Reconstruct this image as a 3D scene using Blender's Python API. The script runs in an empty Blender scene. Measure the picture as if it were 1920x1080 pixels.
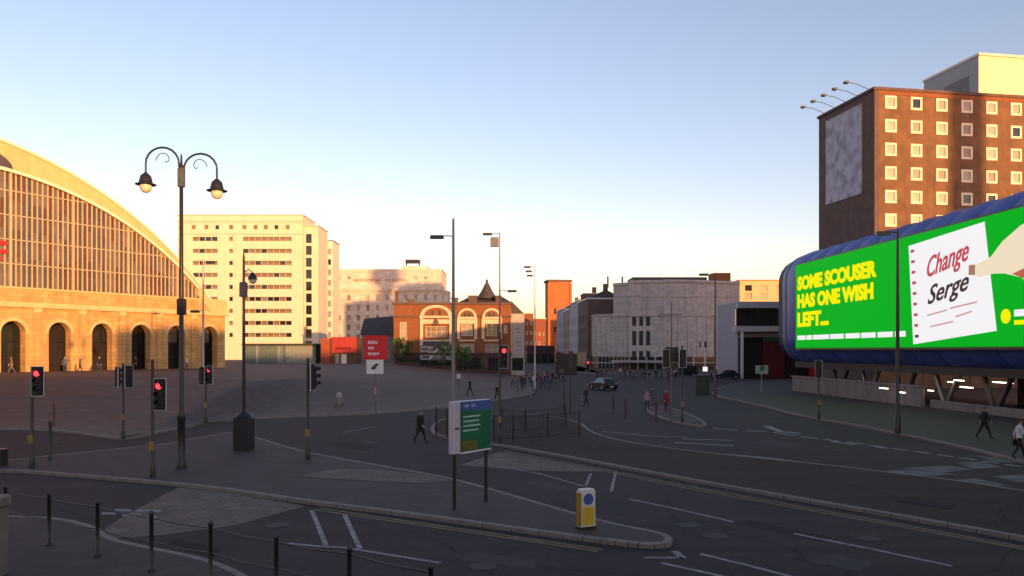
import bpy, bmesh, math, random
from mathutils import Vector, Matrix
random.seed(11)
SC = bpy.context.scene
COL = SC.collection
R = math.radians

# ------------------------------------------------------------------ camera
F, HZ, CH = 1500.0, 657.0, 4.8          # focal length in pixels of a 1920 wide picture, horizon row, eye height
cam = bpy.data.cameras.new('camera')
cam.sensor_width = 36.0
cam.lens = F / 1920 * 36
cam.shift_y = (HZ - 540) / 1920
cam.clip_start, cam.clip_end = 0.3, 6000
co = bpy.data.objects.new('camera', cam)
COL.objects.link(co)
co.location = (0, 0, CH)
co.rotation_euler = (R(90), 0, 0)
SC.camera = co

# ------------------------------------------------------------------ sky, sun, exposure
SUN_EL = 5.0
SUN_XY = Vector((0.60, -1.0)).normalized()
world = bpy.data.worlds.new('World')
SC.world = world
world.use_nodes = True
wn = world.node_tree
sky = wn.nodes.new('ShaderNodeTexSky')
sky.sky_type = 'NISHITA'
sky.sun_disc = False
sky.sun_elevation = R(SUN_EL)
sky.sun_rotation = math.atan2(SUN_XY.x, SUN_XY.y)
sky.altitude = 0
sky.air_density = 1.0
sky.dust_density = 0.45
sky.ozone_density = 2.4
tint = wn.nodes.new('ShaderNodeMix')      # the photograph's warm-magenta white balance, even over the whole sky
tint.data_type = 'RGBA'; tint.blend_type = 'MULTIPLY'
tint.inputs[0].default_value = 1.0
tint.inputs[7].default_value = (1.52, 0.97, 0.88, 1)
wn.links.new(sky.outputs[0], tint.inputs[6])
wn.links.new(tint.outputs[2], wn.nodes['Background'].inputs[0])
wn.nodes['Background'].inputs[1].default_value = 0.15
sl = bpy.data.lights.new('sun', 'SUN')
sl.energy = 2.5
sl.angle = R(0.5)
sl.color = (1.0, 0.48, 0.16)
so = bpy.data.objects.new('sun', sl)
COL.objects.link(so)
ce = math.cos(R(SUN_EL))
so.rotation_euler = Vector((-SUN_XY.x * ce, -SUN_XY.y * ce, -math.sin(R(SUN_EL)))).to_track_quat('-Z', 'Y').to_euler()
so.location = (60, -80, 60)
vs = SC.view_settings
vs.view_transform = 'Standard'
vs.look = 'None'
vs.gamma = 1
vs.use_curve_mapping = False
vs.exposure = 1.52
EX = 2 ** -vs.exposure                   # keeps lit signs at the brightness the picture gives them
try:
    SC.cycles.max_bounces = 6
    SC.cycles.use_denoising = True
except Exception:
    pass

# ------------------------------------------------------------------ helpers
def G(x, y, z=0.0):                       # pixel of something standing on the ground at height z -> plan position
    Y = F * (CH - z) / (y - HZ)
    return Vector(((x - 960) / F * Y, Y))

def PX(x, Y):                             # column of the picture at depth Y -> X
    return (x - 960) / F * Y

def PZ(y, Y):                             # row of the picture at depth Y -> height
    return CH + (HZ - y) / F * Y

def lerp(a, b, t): return a + (b - a) * t
def sstep(a, b, x):
    t = max(0, min(1, (x - a) / (b - a)))
    return t * t * (3 - 2 * t)

_mats = {}
def mat(name, col, rough=0.8, metal=0.0, var=0.18, scale=2.5, bump=0.0, bscale=40.0, spec=0.4,
        emis=None, estr=0.0, coat=0.0, pattern=None, streak=0.0):
    if name in _mats: return _mats[name]
    m = bpy.data.materials.new(name)
    m.use_nodes = True
    n, l = m.node_tree.nodes, m.node_tree.links
    b = n['Principled BSDF']
    b.inputs['Roughness'].default_value = rough
    b.inputs['Metallic'].default_value = metal
    b.inputs['Specular IOR Level'].default_value = spec
    b.inputs['Coat Weight'].default_value = coat
    tc = n.new('ShaderNodeTexCoord')
    c = (*col, 1)
    def mixc(fac, a, bb, mode='MIX'):
        x = n.new('ShaderNodeMix'); x.data_type = 'RGBA'; x.blend_type = mode
        for i, v in ((0, fac), (6, a), (7, bb)):
            if hasattr(v, 'links'): l.new(v, x.inputs[i])
            else: x.inputs[i].default_value = v
        return x.outputs[2]
    out = None
    hgt = None
    if pattern:                              # ('brick', w, h, mortar_col, planar)
        kind, bw, bh, mc, planar = pattern
        sx = n.new('ShaderNodeSeparateXYZ'); l.new(tc.outputs['Object'], sx.inputs[0])
        cb = n.new('ShaderNodeCombineXYZ')
        if planar:
            l.new(sx.outputs[0], cb.inputs[0]); l.new(sx.outputs[1], cb.inputs[1])
        else:
            ad = n.new('ShaderNodeMath'); l.new(sx.outputs[0], ad.inputs[0]); l.new(sx.outputs[1], ad.inputs[1])
            l.new(ad.outputs[0], cb.inputs[0]); l.new(sx.outputs[2], cb.inputs[1])
        br = n.new('ShaderNodeTexBrick')
        br.inputs['Scale'].default_value = 1.0
        br.inputs['Brick Width'].default_value = bw
        br.inputs['Row Height'].default_value = bh
        br.inputs['Mortar Size'].default_value = 0.012 if bh < .2 else 0.02
        br.inputs['Color1'].default_value = (*[v * 0.86 for v in col], 1)
        br.inputs['Color2'].default_value = (*[v * 1.12 for v in col], 1)
        br.inputs['Mortar'].default_value = (*mc, 1)
        l.new(cb.outputs[0], br.inputs['Vector'])
        out = br.outputs['Color']; hgt = br.outputs['Fac']
    ns = n.new('ShaderNodeTexNoise')
    ns.inputs['Scale'].default_value = scale
    ns.inputs['Detail'].default_value = 6
    ns.inputs['Roughness'].default_value = 0.65
    l.new(tc.outputs['Object'], ns.inputs['Vector'])
    rp = n.new('ShaderNodeMapRange')
    rp.inputs[1].default_value = 0.3; rp.inputs[2].default_value = 0.7
    rp.inputs[3].default_value = 1 - var; rp.inputs[4].default_value = 1 + var
    l.new(ns.outputs[0], rp.inputs[0])
    vm = n.new('ShaderNodeVectorMath'); vm.operation = 'SCALE'
    if out is None: vm.inputs[0].default_value = col
    else: l.new(out, vm.inputs[0])
    l.new(rp.outputs[0], vm.inputs['Scale'])
    out = vm.outputs[0]
    if streak > 0:                           # rain streaks and soot running down walls
        mp = n.new('ShaderNodeMapping'); mp.inputs['Scale'].default_value = (1.1, 1.1, 0.06)
        l.new(tc.outputs['Object'], mp.inputs[0])
        n2 = n.new('ShaderNodeTexNoise'); n2.inputs['Scale'].default_value = 1.6; n2.inputs['Detail'].default_value = 4
        l.new(mp.outputs[0], n2.inputs['Vector'])
        r2 = n.new('ShaderNodeMapRange'); r2.inputs[1].default_value = .45; r2.inputs[2].default_value = .75
        r2.inputs[3].default_value = 1; r2.inputs[4].default_value = 1 - streak
        l.new(n2.outputs[0], r2.inputs[0])
        v2 = n.new('ShaderNodeVectorMath'); v2.operation = 'SCALE'
        l.new(out, v2.inputs[0]); l.new(r2.outputs[0], v2.inputs['Scale'])
        out = v2.outputs[0]
    l.new(out, b.inputs['Base Color'])
    if rough > .12:
        rr = n.new('ShaderNodeMapRange'); rr.inputs[3].default_value = rough * .85; rr.inputs[4].default_value = min(1, rough * 1.12)
        l.new(ns.outputs[0], rr.inputs[0]); l.new(rr.outputs[0], b.inputs['Roughness'])
    if bump > 0:
        nb = n.new('ShaderNodeTexNoise'); nb.inputs['Scale'].default_value = bscale; nb.inputs['Detail'].default_value = 3
        l.new(tc.outputs['Object'], nb.inputs['Vector'])
        bp = n.new('ShaderNodeBump'); bp.inputs['Strength'].default_value = bump; bp.inputs['Distance'].default_value = .02
        l.new(nb.outputs[0], bp.inputs['Height'])
        l.new(bp.outputs[0], b.inputs['Normal'])
    if emis:
        b.inputs['Emission Color'].default_value = (*emis, 1)
        b.inputs['Emission Strength'].default_value = estr
    _mats[name] = m
    return m

class MB:
    """collects shapes; build() links them as ONE mesh object"""
    def __init__(s): s.v, s.f, s.s, s.mi, s.M, s.m = [], [], [], [], None, 0
    def add(s, vs, fs, smooth=False):
        o = len(s.v)
        for p in vs:
            p = Vector(p)
            s.v.append(tuple(s.M @ p if s.M is not None else p))
        for f in fs:
            s.f.append([i + o for i in f]); s.s.append(smooth); s.mi.append(s.m)
        return s
    def box(s, x0, x1, y0, y1, z0, z1):
        return s.add([(x0,y0,z0),(x1,y0,z0),(x1,y1,z0),(x0,y1,z0),(x0,y0,z1),(x1,y0,z1),(x1,y1,z1),(x0,y1,z1)],
                     [(0,3,2,1),(4,5,6,7),(0,1,5,4),(1,2,6,5),(2,3,7,6),(3,0,4,7)])
    def bbox(s, x0, x1, y0, y1, z0, z1, c=.03):     # box with chamfered vertical and top edges
        p = [(x0+c,y0),(x1-c,y0),(x1,y0+c),(x1,y1-c),(x1-c,y1),(x0+c,y1),(x0,y1-c),(x0,y0+c)]
        cx, cy = (x0+x1)/2, (y0+y1)/2
        q = [(cx+(a-cx)*(1-2*c/max(x1-x0,.01)), cy+(b-cy)*(1-2*c/max(y1-y0,.01))) for a, b in p]
        v = [(a,b,z0) for a,b in p] + [(a,b,z1-c) for a,b in p] + [(a,b,z1) for a,b in q]
        f = [tuple(range(7,-1,-1)), tuple(range(16,24))]
        for i in range(8):
            j = (i+1) % 8
            f += [(i,j,8+j,8+i),(8+i,8+j,16+j,16+i)]
        return s.add(v, f)
    def prism(s, pts, z0, z1):
        n = len(pts)
        return s.add([(a,b,z0) for a,b in pts] + [(a,b,z1) for a,b in pts],
                     [tuple(range(n-1,-1,-1)), tuple(range(n,2*n))] + [(i,(i+1)%n,n+(i+1)%n,n+i) for i in range(n)])
    def xz(s, pts, y0, y1):                         # outline in the x-z plane with thickness in y (counter-clockwise seen from -y)
        n = len(pts)
        return s.add([(a,y0,b) for a,b in pts] + [(a,y1,b) for a,b in pts],
                     [tuple(range(n)), tuple(range(2*n-1,n-1,-1))] + [((i+1)%n,i,n+i,n+(i+1)%n) for i in range(n)])
    def tube(s, path, rad, seg=8, caps=True):
        path = [Vector(p) for p in path]; n = len(path)
        rad = rad if isinstance(rad, (list, tuple)) else [rad]*n
        v, f = [], []
        for i, p in enumerate(path):
            d = (path[min(i+1,n-1)] - path[max(i-1,0)])
            d = d.normalized() if d.length > 1e-9 else Vector((0,0,1))
            a = d.orthogonal() if abs(d.z) < .98 else d.cross(Vector((0,1,0)))
            if abs(d.z) < .98: a = d.cross(Vector((0,0,1)))
            a.normalize(); b = d.cross(a)
            for k in range(seg):
                t = 2*math.pi*k/seg
                v.append(p + a*math.cos(t)*rad[i] + b*math.sin(t)*rad[i])
        for i in range(n-1):
            for k in range(seg):
                f.append((i*seg+k, i*seg+(k+1)%seg, (i+1)*seg+(k+1)%seg, (i+1)*seg+k))
        s.add(v, f, True)
        if caps: s.add(v[:seg] , [tuple(range(seg-1,-1,-1))]); s.add(v[-seg:], [tuple(range(seg))])
        return s
    def lathe(s, prof, seg=12, c=(0,0,0)):
        v, f = [], []
        for r, z in prof:
            for k in range(seg):
                t = 2*math.pi*k/seg
                v.append((c[0]+r*math.cos(t), c[1]+r*math.sin(t), c[2]+z))
        for i in range(len(prof)-1):
            for k in range(seg):
                f.append((i*seg+k, i*seg+(k+1)%seg, (i+1)*seg+(k+1)%seg, (i+1)*seg+k))
        s.add(v, f, True)
        s.add(v[:seg], [tuple(range(seg-1,-1,-1))]); s.add(v[-seg:], [tuple(range(seg))])
        return s
    def grid(s, W, z0, z1, holes, depth=.25, x0=0.0, y=0.0):     # wall front at y with real openings (x, z, w, h = centre and size)
        hs = [(h[0]-h[2]/2, h[0]+h[2]/2, h[1]-h[3]/2, h[1]+h[3]/2) for h in holes]
        xs = sorted({round(q,4) for h in hs for q in h[:2]} | {x0, x0+W})
        zs = sorted({round(q,4) for h in hs for q in h[2:]} | {z0, z1})
        v, f = [], []
        ix = {}
        def vid(x, z):
            if (x, z) not in ix: ix[(x, z)] = len(v); v.append((x, y, z))
            return ix[(x, z)]
        for a, b in zip(xs, xs[1:]):
            mx = (a+b)/2
            hh = [h for h in hs if h[0] < mx < h[1]]
            for c, d in zip(zs, zs[1:]):
                mz = (c+d)/2
                if any(h[2] < mz < h[3] for h in hh): continue
                f.append((vid(a,c), vid(b,c), vid(b,d), vid(a,d)))
        s.add(v, f)
        for a, b, c, d in hs:
            s.add([(a,y,c),(b,y,c),(b,y,d),(a,y,d),(a,y+depth,c),(b,y+depth,c),(b,y+depth,d),(a,y+depth,d)],
                  [(1,0,4,5),(2,1,5,6),(3,2,6,7),(0,3,7,4)])
        return s
    def shell(s, W, D, z0, z1, x0=0.0, y=0.0):      # the sides, back and roof behind a grid() front
        a, b = x0, x0+W
        return s.add([(a,y,z0),(b,y,z0),(b,y+D,z0),(a,y+D,z0),(a,y,z1),(b,y,z1),(b,y+D,z1),(a,y+D,z1)],
                     [(4,5,6,7),(1,2,6,5),(2,3,7,6),(3,0,4,7)])
    def mesh(s, name, ms):
        me = bpy.data.meshes.new(name)
        me.from_pydata(s.v, [], s.f)
        for m in (ms if isinstance(ms, (list, tuple)) else [ms]): me.materials.append(m)
        me.polygons.foreach_set('use_smooth', s.s)
        me.polygons.foreach_set('material_index', s.mi)
        me.update()
        return me
    def build(s, name, ms, parent=None, loc=(0,0,0), rot=(0,0,0)):
        return put(name, s.mesh(name, ms), parent, loc, rot)

def put(name, me, parent=None, loc=(0,0,0), rot=(0,0,0), scale=None):
    o = bpy.data.objects.new(name, me)
    COL.objects.link(o)
    o.parent = parent
    o.location = loc
    o.rotation_euler = rot
    if scale: o.scale = scale
    return o

def tag(o, label=None, cat=None, group=None, kind=None):
    if label: o['label'] = label
    if cat: o['category'] = cat
    if group: o['group'] = group
    if kind: o['kind'] = kind
    return o

def thing(name, label, cat, loc=(0,0,0), rz=0.0, group=None):
    o = put(name, None, None, loc, (0,0,rz))
    o.empty_display_size = .3
    return tag(o, label, cat, group)

def struct(name, mb, ms, **k): return tag(mb.build(name, ms, **k), kind='structure')

def copy_tree(o, parent=None, swap=None):
    c = o.copy(); COL.objects.link(c); c.parent = parent
    if swap and c.data is not None and any(m.name in swap for m in c.data.materials if m):
        c.data = c.data.copy()
        for i, m in enumerate(c.data.materials):
            if m and m.name in swap: c.data.materials[i] = swap[m.name]
    for ch in list(o.children): copy_tree(ch, c, swap)
    return c

def text_mesh(s, size, bold=0.0, shear=0.0, extrude=.02, spacing=1.0):
    cu = bpy.data.curves.new('lettering', 'FONT')
    cu.body = s; cu.size = size; cu.offset = bold; cu.shear = shear; cu.extrude = extrude; cu.space_character = spacing
    cu.resolution_u = 3
    ob = bpy.data.objects.new('lettering', cu); COL.objects.link(ob)
    dg = bpy.context.evaluated_depsgraph_get()
    me = bpy.data.meshes.new_from_object(ob.evaluated_get(dg))
    bpy.data.objects.remove(ob)
    return me

def lettering(s, m, parent, x0, x1, z0, z1, y, bold=0.0, shear=0.0, name='lettering'):
    """text fitted into the box x0..x1, z0..z1 of a wall front (facing -y) of its parent"""
    me = text_mesh(s, 1.0, bold, shear)
    xs = [v.co.x for v in me.vertices]; ys = [v.co.y for v in me.vertices]
    a, b, c, d = min(xs), max(xs), min(ys), max(ys)
    for v in me.vertices:
        v.co = (x0 + (v.co.x-a)/(b-a)*(x1-x0), -v.co.z, z0 + (v.co.y-c)/(d-c)*(z1-z0))
    me.materials.clear(); me.materials.append(m)
    return put(name, me, parent, (0, y, 0))

# ------------------------------------------------------------------ materials
ASPH = mat('asphalt', (.034,.0235,.0245), .85, var=.34, scale=.35, bump=.5, bscale=60, spec=.3)
ROADB = mat('asphalt_brown', (.040,.027,.023), .88, var=.22, scale=.5, bump=.5, bscale=70, spec=.25)
for _m in (ASPH, ROADB):                    # speckled chippings, tar lines and polished wheel paths on top of the patchy tone
    n_, l_ = _m.node_tree.nodes, _m.node_tree.links
    bs = n_['Principled BSDF']; src = bs.inputs['Base Color'].links[0].from_socket
    tc_ = next(q for q in n_ if q.type == 'TEX_COORD')
    fine = n_.new('ShaderNodeTexNoise'); fine.inputs['Scale'].default_value = 9; fine.inputs['Detail'].default_value = 4
    l_.new(tc_.outputs['Object'], fine.inputs['Vector'])
    r1 = n_.new('ShaderNodeMapRange'); r1.inputs[1].default_value = .35; r1.inputs[2].default_value = .65; r1.inputs[3].default_value = .78; r1.inputs[4].default_value = 1.22
    l_.new(fine.outputs[0], r1.inputs[0])
    mp_ = n_.new('ShaderNodeMapping'); mp_.inputs['Rotation'].default_value = (0,0,R(38)); mp_.inputs['Scale'].default_value = (.05,.9,1)
    l_.new(tc_.outputs['Object'], mp_.inputs[0])
    st_ = n_.new('ShaderNodeTexNoise'); st_.inputs['Scale'].default_value = 1.0; st_.inputs['Detail'].default_value = 3
    l_.new(mp_.outputs[0], st_.inputs['Vector'])
    r2 = n_.new('ShaderNodeMapRange'); r2.inputs[1].default_value = .35; r2.inputs[2].default_value = .65; r2.inputs[3].default_value = .80; r2.inputs[4].default_value = 1.2
    l_.new(st_.outputs[0], r2.inputs[0])
    vo_ = n_.new('ShaderNodeTexVoronoi'); vo_.feature = 'DISTANCE_TO_EDGE'; vo_.inputs['Scale'].default_value = .16
    ns_ = n_.new('ShaderNodeTexNoise'); ns_.inputs['Scale'].default_value = .8
    l_.new(tc_.outputs['Object'], ns_.inputs['Vector'])
    ad_ = n_.new('ShaderNodeVectorMath'); ad_.operation = 'ADD'
    l_.new(tc_.outputs['Object'], ad_.inputs[0]); l_.new(ns_.outputs[1], ad_.inputs[1]); l_.new(ad_.outputs[0], vo_.inputs['Vector'])
    r3 = n_.new('ShaderNodeMapRange'); r3.inputs[1].default_value = .002; r3.inputs[2].default_value = .012; r3.inputs[3].default_value = .55; r3.inputs[4].default_value = 1
    l_.new(vo_.outputs['Distance'], r3.inputs[0])
    for r_ in (r1, r2, r3):
        v_ = n_.new('ShaderNodeVectorMath'); v_.operation = 'SCALE'
        l_.new(src, v_.inputs[0]); l_.new(r_.outputs[0], v_.inputs['Scale']); src = v_.outputs[0]
    l_.new(src, bs.inputs['Base Color'])
PAVE = mat('paving_grey', (.060,.044,.041), .8, var=.16, scale=.5, bump=.2, bscale=30, spec=.3, pattern=('brick',.9,.6,(.040,.030,.028),True))
PLAZA = mat('paving_plaza', (.118,.080,.065), .78, var=.20, scale=.22, bump=.2, bscale=30, spec=.3, pattern=('brick',1.2,.8,(.078,.055,.046),True))
TACT = mat('paving_buff', (.15,.118,.095), .85, var=.22, scale=.9, bump=.4, bscale=40, spec=.25, pattern=('brick',.6,.6,(.09,.07,.06),True))
KERB = mat('granite_kerb', (.19,.16,.14), .75, var=.22, scale=3, bump=.3, bscale=60, spec=.3)
WHITEP = mat('road_paint', (.24,.22,.225), .75, var=.6, scale=3.5, spec=.3)
YELP = mat('yellow_paint', (.24,.18,.09), .75, var=.45, scale=3.0, spec=.3)
IRON = mat('black_iron', (.020,.016,.017), .42, var=.25, scale=9, spec=.5)
BLACKP = mat('black_plastic', (.012,.011,.012), .5, var=.2, scale=8)
STEEL = mat('galvanised_steel', (.33,.33,.33), .42, metal=.7, var=.12, scale=8)
STONE = mat('sandstone', (.56,.34,.13), .82, var=.16, scale=.8, bump=.3, bscale=8, streak=.22, pattern=('brick',1.1,.46,(.38,.22,.09),False))
STONEL = mat('sandstone_pale', (.64,.46,.22), .8, var=.10, scale=.9, bump=.2, bscale=8, streak=.12)
GLASSB = mat('shed_glass', (.075,.06,.052), .2, var=.45, scale=.35, spec=.6)
GLASSB2 = mat('shed_glass_dusty', (.13,.11,.095), .32, var=.4, scale=.5, spec=.5)
GLASSB3 = mat('shed_glass_rust', (.10,.05,.025), .35, var=.4, scale=.5, spec=.5)
MULL = mat('mullion_paint', (.52,.40,.25), .6, var=.15, scale=3)
DARK = mat('dark_interior', (.018,.014,.013), .9, var=.4, scale=1.5)
GLASS = mat('window_glass', (.02,.022,.026), .07, var=.2, scale=.8, spec=.6)
BLIND = mat('window_blind', (.34,.29,.22), .35, var=.2, scale=1.2, spec=.6)
BLIND2 = mat('window_curtain', (.20,.16,.12), .35, var=.3, scale=1.2, spec=.6)
CREAMF = mat('cream_frame', (.74,.67,.54), .6, var=.08, scale=2)
CONC = mat('white_render', (.74,.64,.49), .75, var=.07, scale=.4, bump=.1, streak=.12)
CONC2 = mat('white_render_band', (.66,.55,.46), .75, var=.07, scale=.4, streak=.1)
PORT = mat('portland_stone', (.66,.60,.53), .82, var=.10, scale=.5, bump=.15, bscale=8, streak=.16, pattern=('brick',1.4,.6,(.52,.46,.40),False))
PORTG = mat('stone_grey_front', (.50,.45,.42), .82, var=.10, scale=.5, bump=.15, bscale=8, streak=.20, pattern=('brick',1.2,.55,(.40,.36,.33),False))
BRICKB = mat('brick_brown', (.18,.092,.036), .85, var=.34, scale=.6, bump=.3, bscale=30, pattern=('brick',.225,.075,(.16,.10,.07),False), streak=.2)
BRICKP = mat('brick_plum', (.135,.082,.070), .85, var=.22, scale=.6, bump=.3, bscale=30, pattern=('brick',.225,.075,(.12,.09,.08),False), streak=.2)
BRICKO = mat('brick_orange', (.27,.085,.028), .85, var=.2, scale=.9, bump=.3, bscale=30, pattern=('brick',.225,.075,(.20,.10,.05),False), streak=.15)
CREAM = mat('cream_stone', (.68,.54,.38), .75, var=.12, scale=1.5, bump=.2, bscale=12, streak=.15)
SLATE = mat('slate', (.075,.062,.062), .7, var=.25, scale=2, pattern=('brick',.35,.25,(.04,.035,.035),False))
RED = mat('red_paint', (.55,.02,.025), .45, var=.12, scale=3)
WHITE = mat('white_paint', (.72,.68,.66), .55, var=.08, scale=3)
TEAL = mat('teal_panel', (.13,.185,.19), .35, var=.15, scale=2)
TEALG = mat('pale_panel', (.25,.29,.285), .35, var=.15, scale=2)
PODB = mat('pod_blue', (.045,.085,.33), .45, var=.25, scale=.5, spec=.45)
LEAF = mat('leaf', (.07,.14,.025), .6, var=.4, scale=1.3, spec=.3)
LEAF2 = mat('leaf_pale', (.11,.18,.04), .6, var=.4, scale=1.3, spec=.3)
BARK = mat('bark', (.07,.05,.035), .9, var=.3, scale=8, bump=.5)
SKIN = mat('skin', (.40,.24,.17), .6, var=.06)
def glow(n, c, s): return mat(n, tuple(min(1, q) for q in c), .5, var=.02, emis=c, estr=s*EX*2)
LREDON = glow('lens_red_lit', (1.0,.035,.05), 1.6)
LRED = mat('lens_red', (.09,.008,.008), .25, var=.1)
LAMB = mat('lens_amber', (.09,.035,.005), .25, var=.1)
LGRN = mat('lens_green', (.006,.05,.02), .25, var=.1)
LAMPG = mat('lamp_globe', (.75,.68,.52), .25, var=.05, spec=.6)
STRIP = glow('strip_light_tube', (1.0,.86,.62), 3.0)
CLOTH = {k: mat('cloth_'+k, c, .85, var=.2, scale=6) for k, c in dict(black=(.014,.013,.015), navy=(.02,.025,.05), grey=(.12,.115,.12),
         red=(.22,.02,.03), maroon=(.09,.02,.03), white=(.55,.53,.53), blue=(.06,.10,.20), jeans=(.04,.055,.10), khaki=(.16,.12,.08), pink=(.40,.20,.22), brown=(.06,.035,.025)).items()}

PANES = [BLIND, BLIND, BLIND2, GLASS]
_wm = {}
def win_mesh(w, h, fw, nv, nh, fm, t=.06):
    k = ('f', round(w,3), round(h,3), fw, nv, nh, fm.name, t)
    if k not in _wm:
        b = MB()
        b.box(-w/2, -w/2+fw, 0, t, -h/2, h/2); b.box(w/2-fw, w/2, 0, t, -h/2, h/2)
        b.box(-w/2+fw, w/2-fw, 0, t, -h/2, -h/2+fw); b.box(-w/2+fw, w/2-fw, 0, t, h/2-fw, h/2)
        for i in range(nv):
            x = -w/2 + w*(i+1)/(nv+1); b.box(x-fw*.3, x+fw*.3, .006, t-.006, -h/2+fw, h/2-fw)
        for i in range(nh):
            z = -h/2 + h*(i+1)/(nh+1); b.box(-w/2+fw, w/2-fw, .01, t-.01, z-fw*.3, z+fw*.3)
        _wm[k] = b.mesh('window', fm)
    return _wm[k]
def pane_mesh(w, h, m):
    k = ('p', round(w,3), round(h,3), m.name)
    if k not in _wm:
        _wm[k] = MB().box(-w/2, w/2, 0, .02, -h/2, h/2).mesh('pane', m)
    return _wm[k]
def window(parent, x, z, w, h, y, fm=CREAMF, pm=None, fw=.07, nv=1, nh=0, rz=0.0, origin=(0,0,0), t=.06):
    """frame in the opening, its pane a child; (x, y, z) in a wall frame turned by rz about origin"""
    pm = pm or random.choice(PANES)
    M = Matrix.Translation(origin) @ Matrix.Rotation(rz, 4, 'Z')
    f = put('window', win_mesh(w-.004, h-.004, fw, nv, nh, fm, t), parent, M @ Vector((x, y, z)), (0,0,rz))
    put('pane', pane_mesh(w-2*fw+.02, h-2*fw+.02, pm), f, (0, t*.55, 0), (R(random.uniform(-.8,.8)), 0, R(random.uniform(-.8,.8))))
    return f

# ------------------------------------------------------------------ ground, roads, pavements
gm = MB()
xs = [-3000,-900,-300,-150,-80,-40,-20,0,20,40,80,150,300,900,3000]
ys = [-600,-200,-60,-20,0,20,40,60,80,100,140,200,300,600,1500,4500]
gm.add([(x,y,0) for y in ys for x in xs], [(j*len(xs)+i, j*len(xs)+i+1, (j+1)*len(xs)+i+1, (j+1)*len(xs)+i)
        for j in range(len(ys)-1) for i in range(len(xs)-1)])
struct('ground', gm, ASPH)

def chaikin(p, n=2, closed=True):
    for _ in range(n):
        q = []
        m = len(p)
        for i in range(m if closed else m-1):
            a, b = p[i], p[(i+1) % m]
            q += [a.lerp(b,.25), a.lerp(b,.75)]
        p = q
    return p
def resample(p, step, closed=True):
    out = []
    m = len(p)
    for i in range(m if closed else m-1):
        a, b = p[i], p[(i+1) % m]
        k = max(1, round((b-a).length/step))
        out += [a.lerp(b, t/k) for t in range(k)]
    return out
def slab(name, pix, m, h=.12, kw=.2, smooth=2, step=.95, kerb=True, kmat=None):
    """a raised pavement from its outline on the ground, ringed by separate kerb stones"""
    p = [G(*q) for q in pix]
    p = chaikin(p, smooth) if smooth else p
    p = resample(p, step)
    q = [p[0]]
    for a in p[1:]:
        if (a-q[-1]).length > .25: q.append(a)
    p = q
    ar = sum(p[i].x*p[(i+1)%len(p)].y - p[(i+1)%len(p)].x*p[i].y for i in range(len(p)))
    if ar < 0: p.reverse()
    n = len(p)
    inn = []
    for i in range(n):
        d = (p[(i+1)%n]-p[i-1]).normalized()
        inn.append(p[i] + Vector((-d.y, d.x))*kw)
    top = MB()
    top.add([(a.x,a.y,h-.006) for a in inn], [tuple(range(n))])
    o = struct(name, top, m)
    if kerb:
        kb = MB()
        for i in range(n):
            j = (i+1) % n
            a, b, c, d = p[i], p[j], inn[j], inn[i]
            g = .012/max((b-a).length,.2)
            A, B = a.lerp(b,g), a.lerp(b,1-g); D, C = d.lerp(c,g), d.lerp(c,1-g)
            u = (D-A)*.12
            kb.add([(*A,-.02),(*B,-.02),(*C,-.02),(*D,-.02),(*A,h-.02),(*B,h-.02),(*(B+u),h),(*(A+u),h),(*C,h),(*D,h)],
                   [(0,1,5,4),(4,5,6,7),(7,6,8,9),(1,2,8,6,5),(3,0,4,7,9),(2,3,9,8)])
        kb.build('kerb', kmat or KERB, o)
    return o

slab('traffic_island', [(-260,905),(0,884),(110,893),(240,904),(400,919),(560,944),(760,969),(1000,1003),(1150,1023),(1225,1031),(1262,1026),(1262,1012),
      (1225,1002),(1150,988),(1050,960),(930,924),(850,902),(760,885),(640,864),(560,848),(485,824),(440,812),(380,822),(300,838),(210,846),(110,857),(0,868),(-260,880)], PAVE)
slab('near_pavement', [(-420,975),(-100,970),(30,974),(120,978),(190,996),(205,1016),(300,1037),(380,1053),(440,1074),(490,1104),(640,1128),(850,1165),(1000,1230),(900,1400),(-700,1400)], PAVE, smooth=1)
slab('median_pavement', [(800,814),(850,827),(925,836),(1010,851),(1130,873),(1300,906),(1500,941),(1700,976),(1920,1016),(2250,1078),(2250,970),(1920,926),(1800,906),(1640,887),(1560,877),(1290,849),(1180,833),(1110,815),(1090,792),(1000,778),(900,778),(820,788)], ROADB)
slab('signal_island', [(1205,768),(1238,762),(1292,776),(1338,803),(1290,800),(1235,786)], PAVE)
slab('far_pavement', [(1330,742),(1420,760),(1500,782),(1600,799),(1700,819),(1800,840),(1920,870),(2100,915),(2500,990),(3400,900),(2600,740),(1500,712),(1400,716),(1345,728)], PAVE, smooth=1)
slab('cinema_pavement', [(1045,694),(1150,702),(1240,706),(1330,707),(1460,703),(1460,688),(1330,686),(1045,683)], PAVE, smooth=1, step=2.5)
slab('street_pavement', [(1050,697),(1150,705),(1100,690),(1043,678),(1035,676),(1036,680)], PAVE, smooth=1, step=3)

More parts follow.
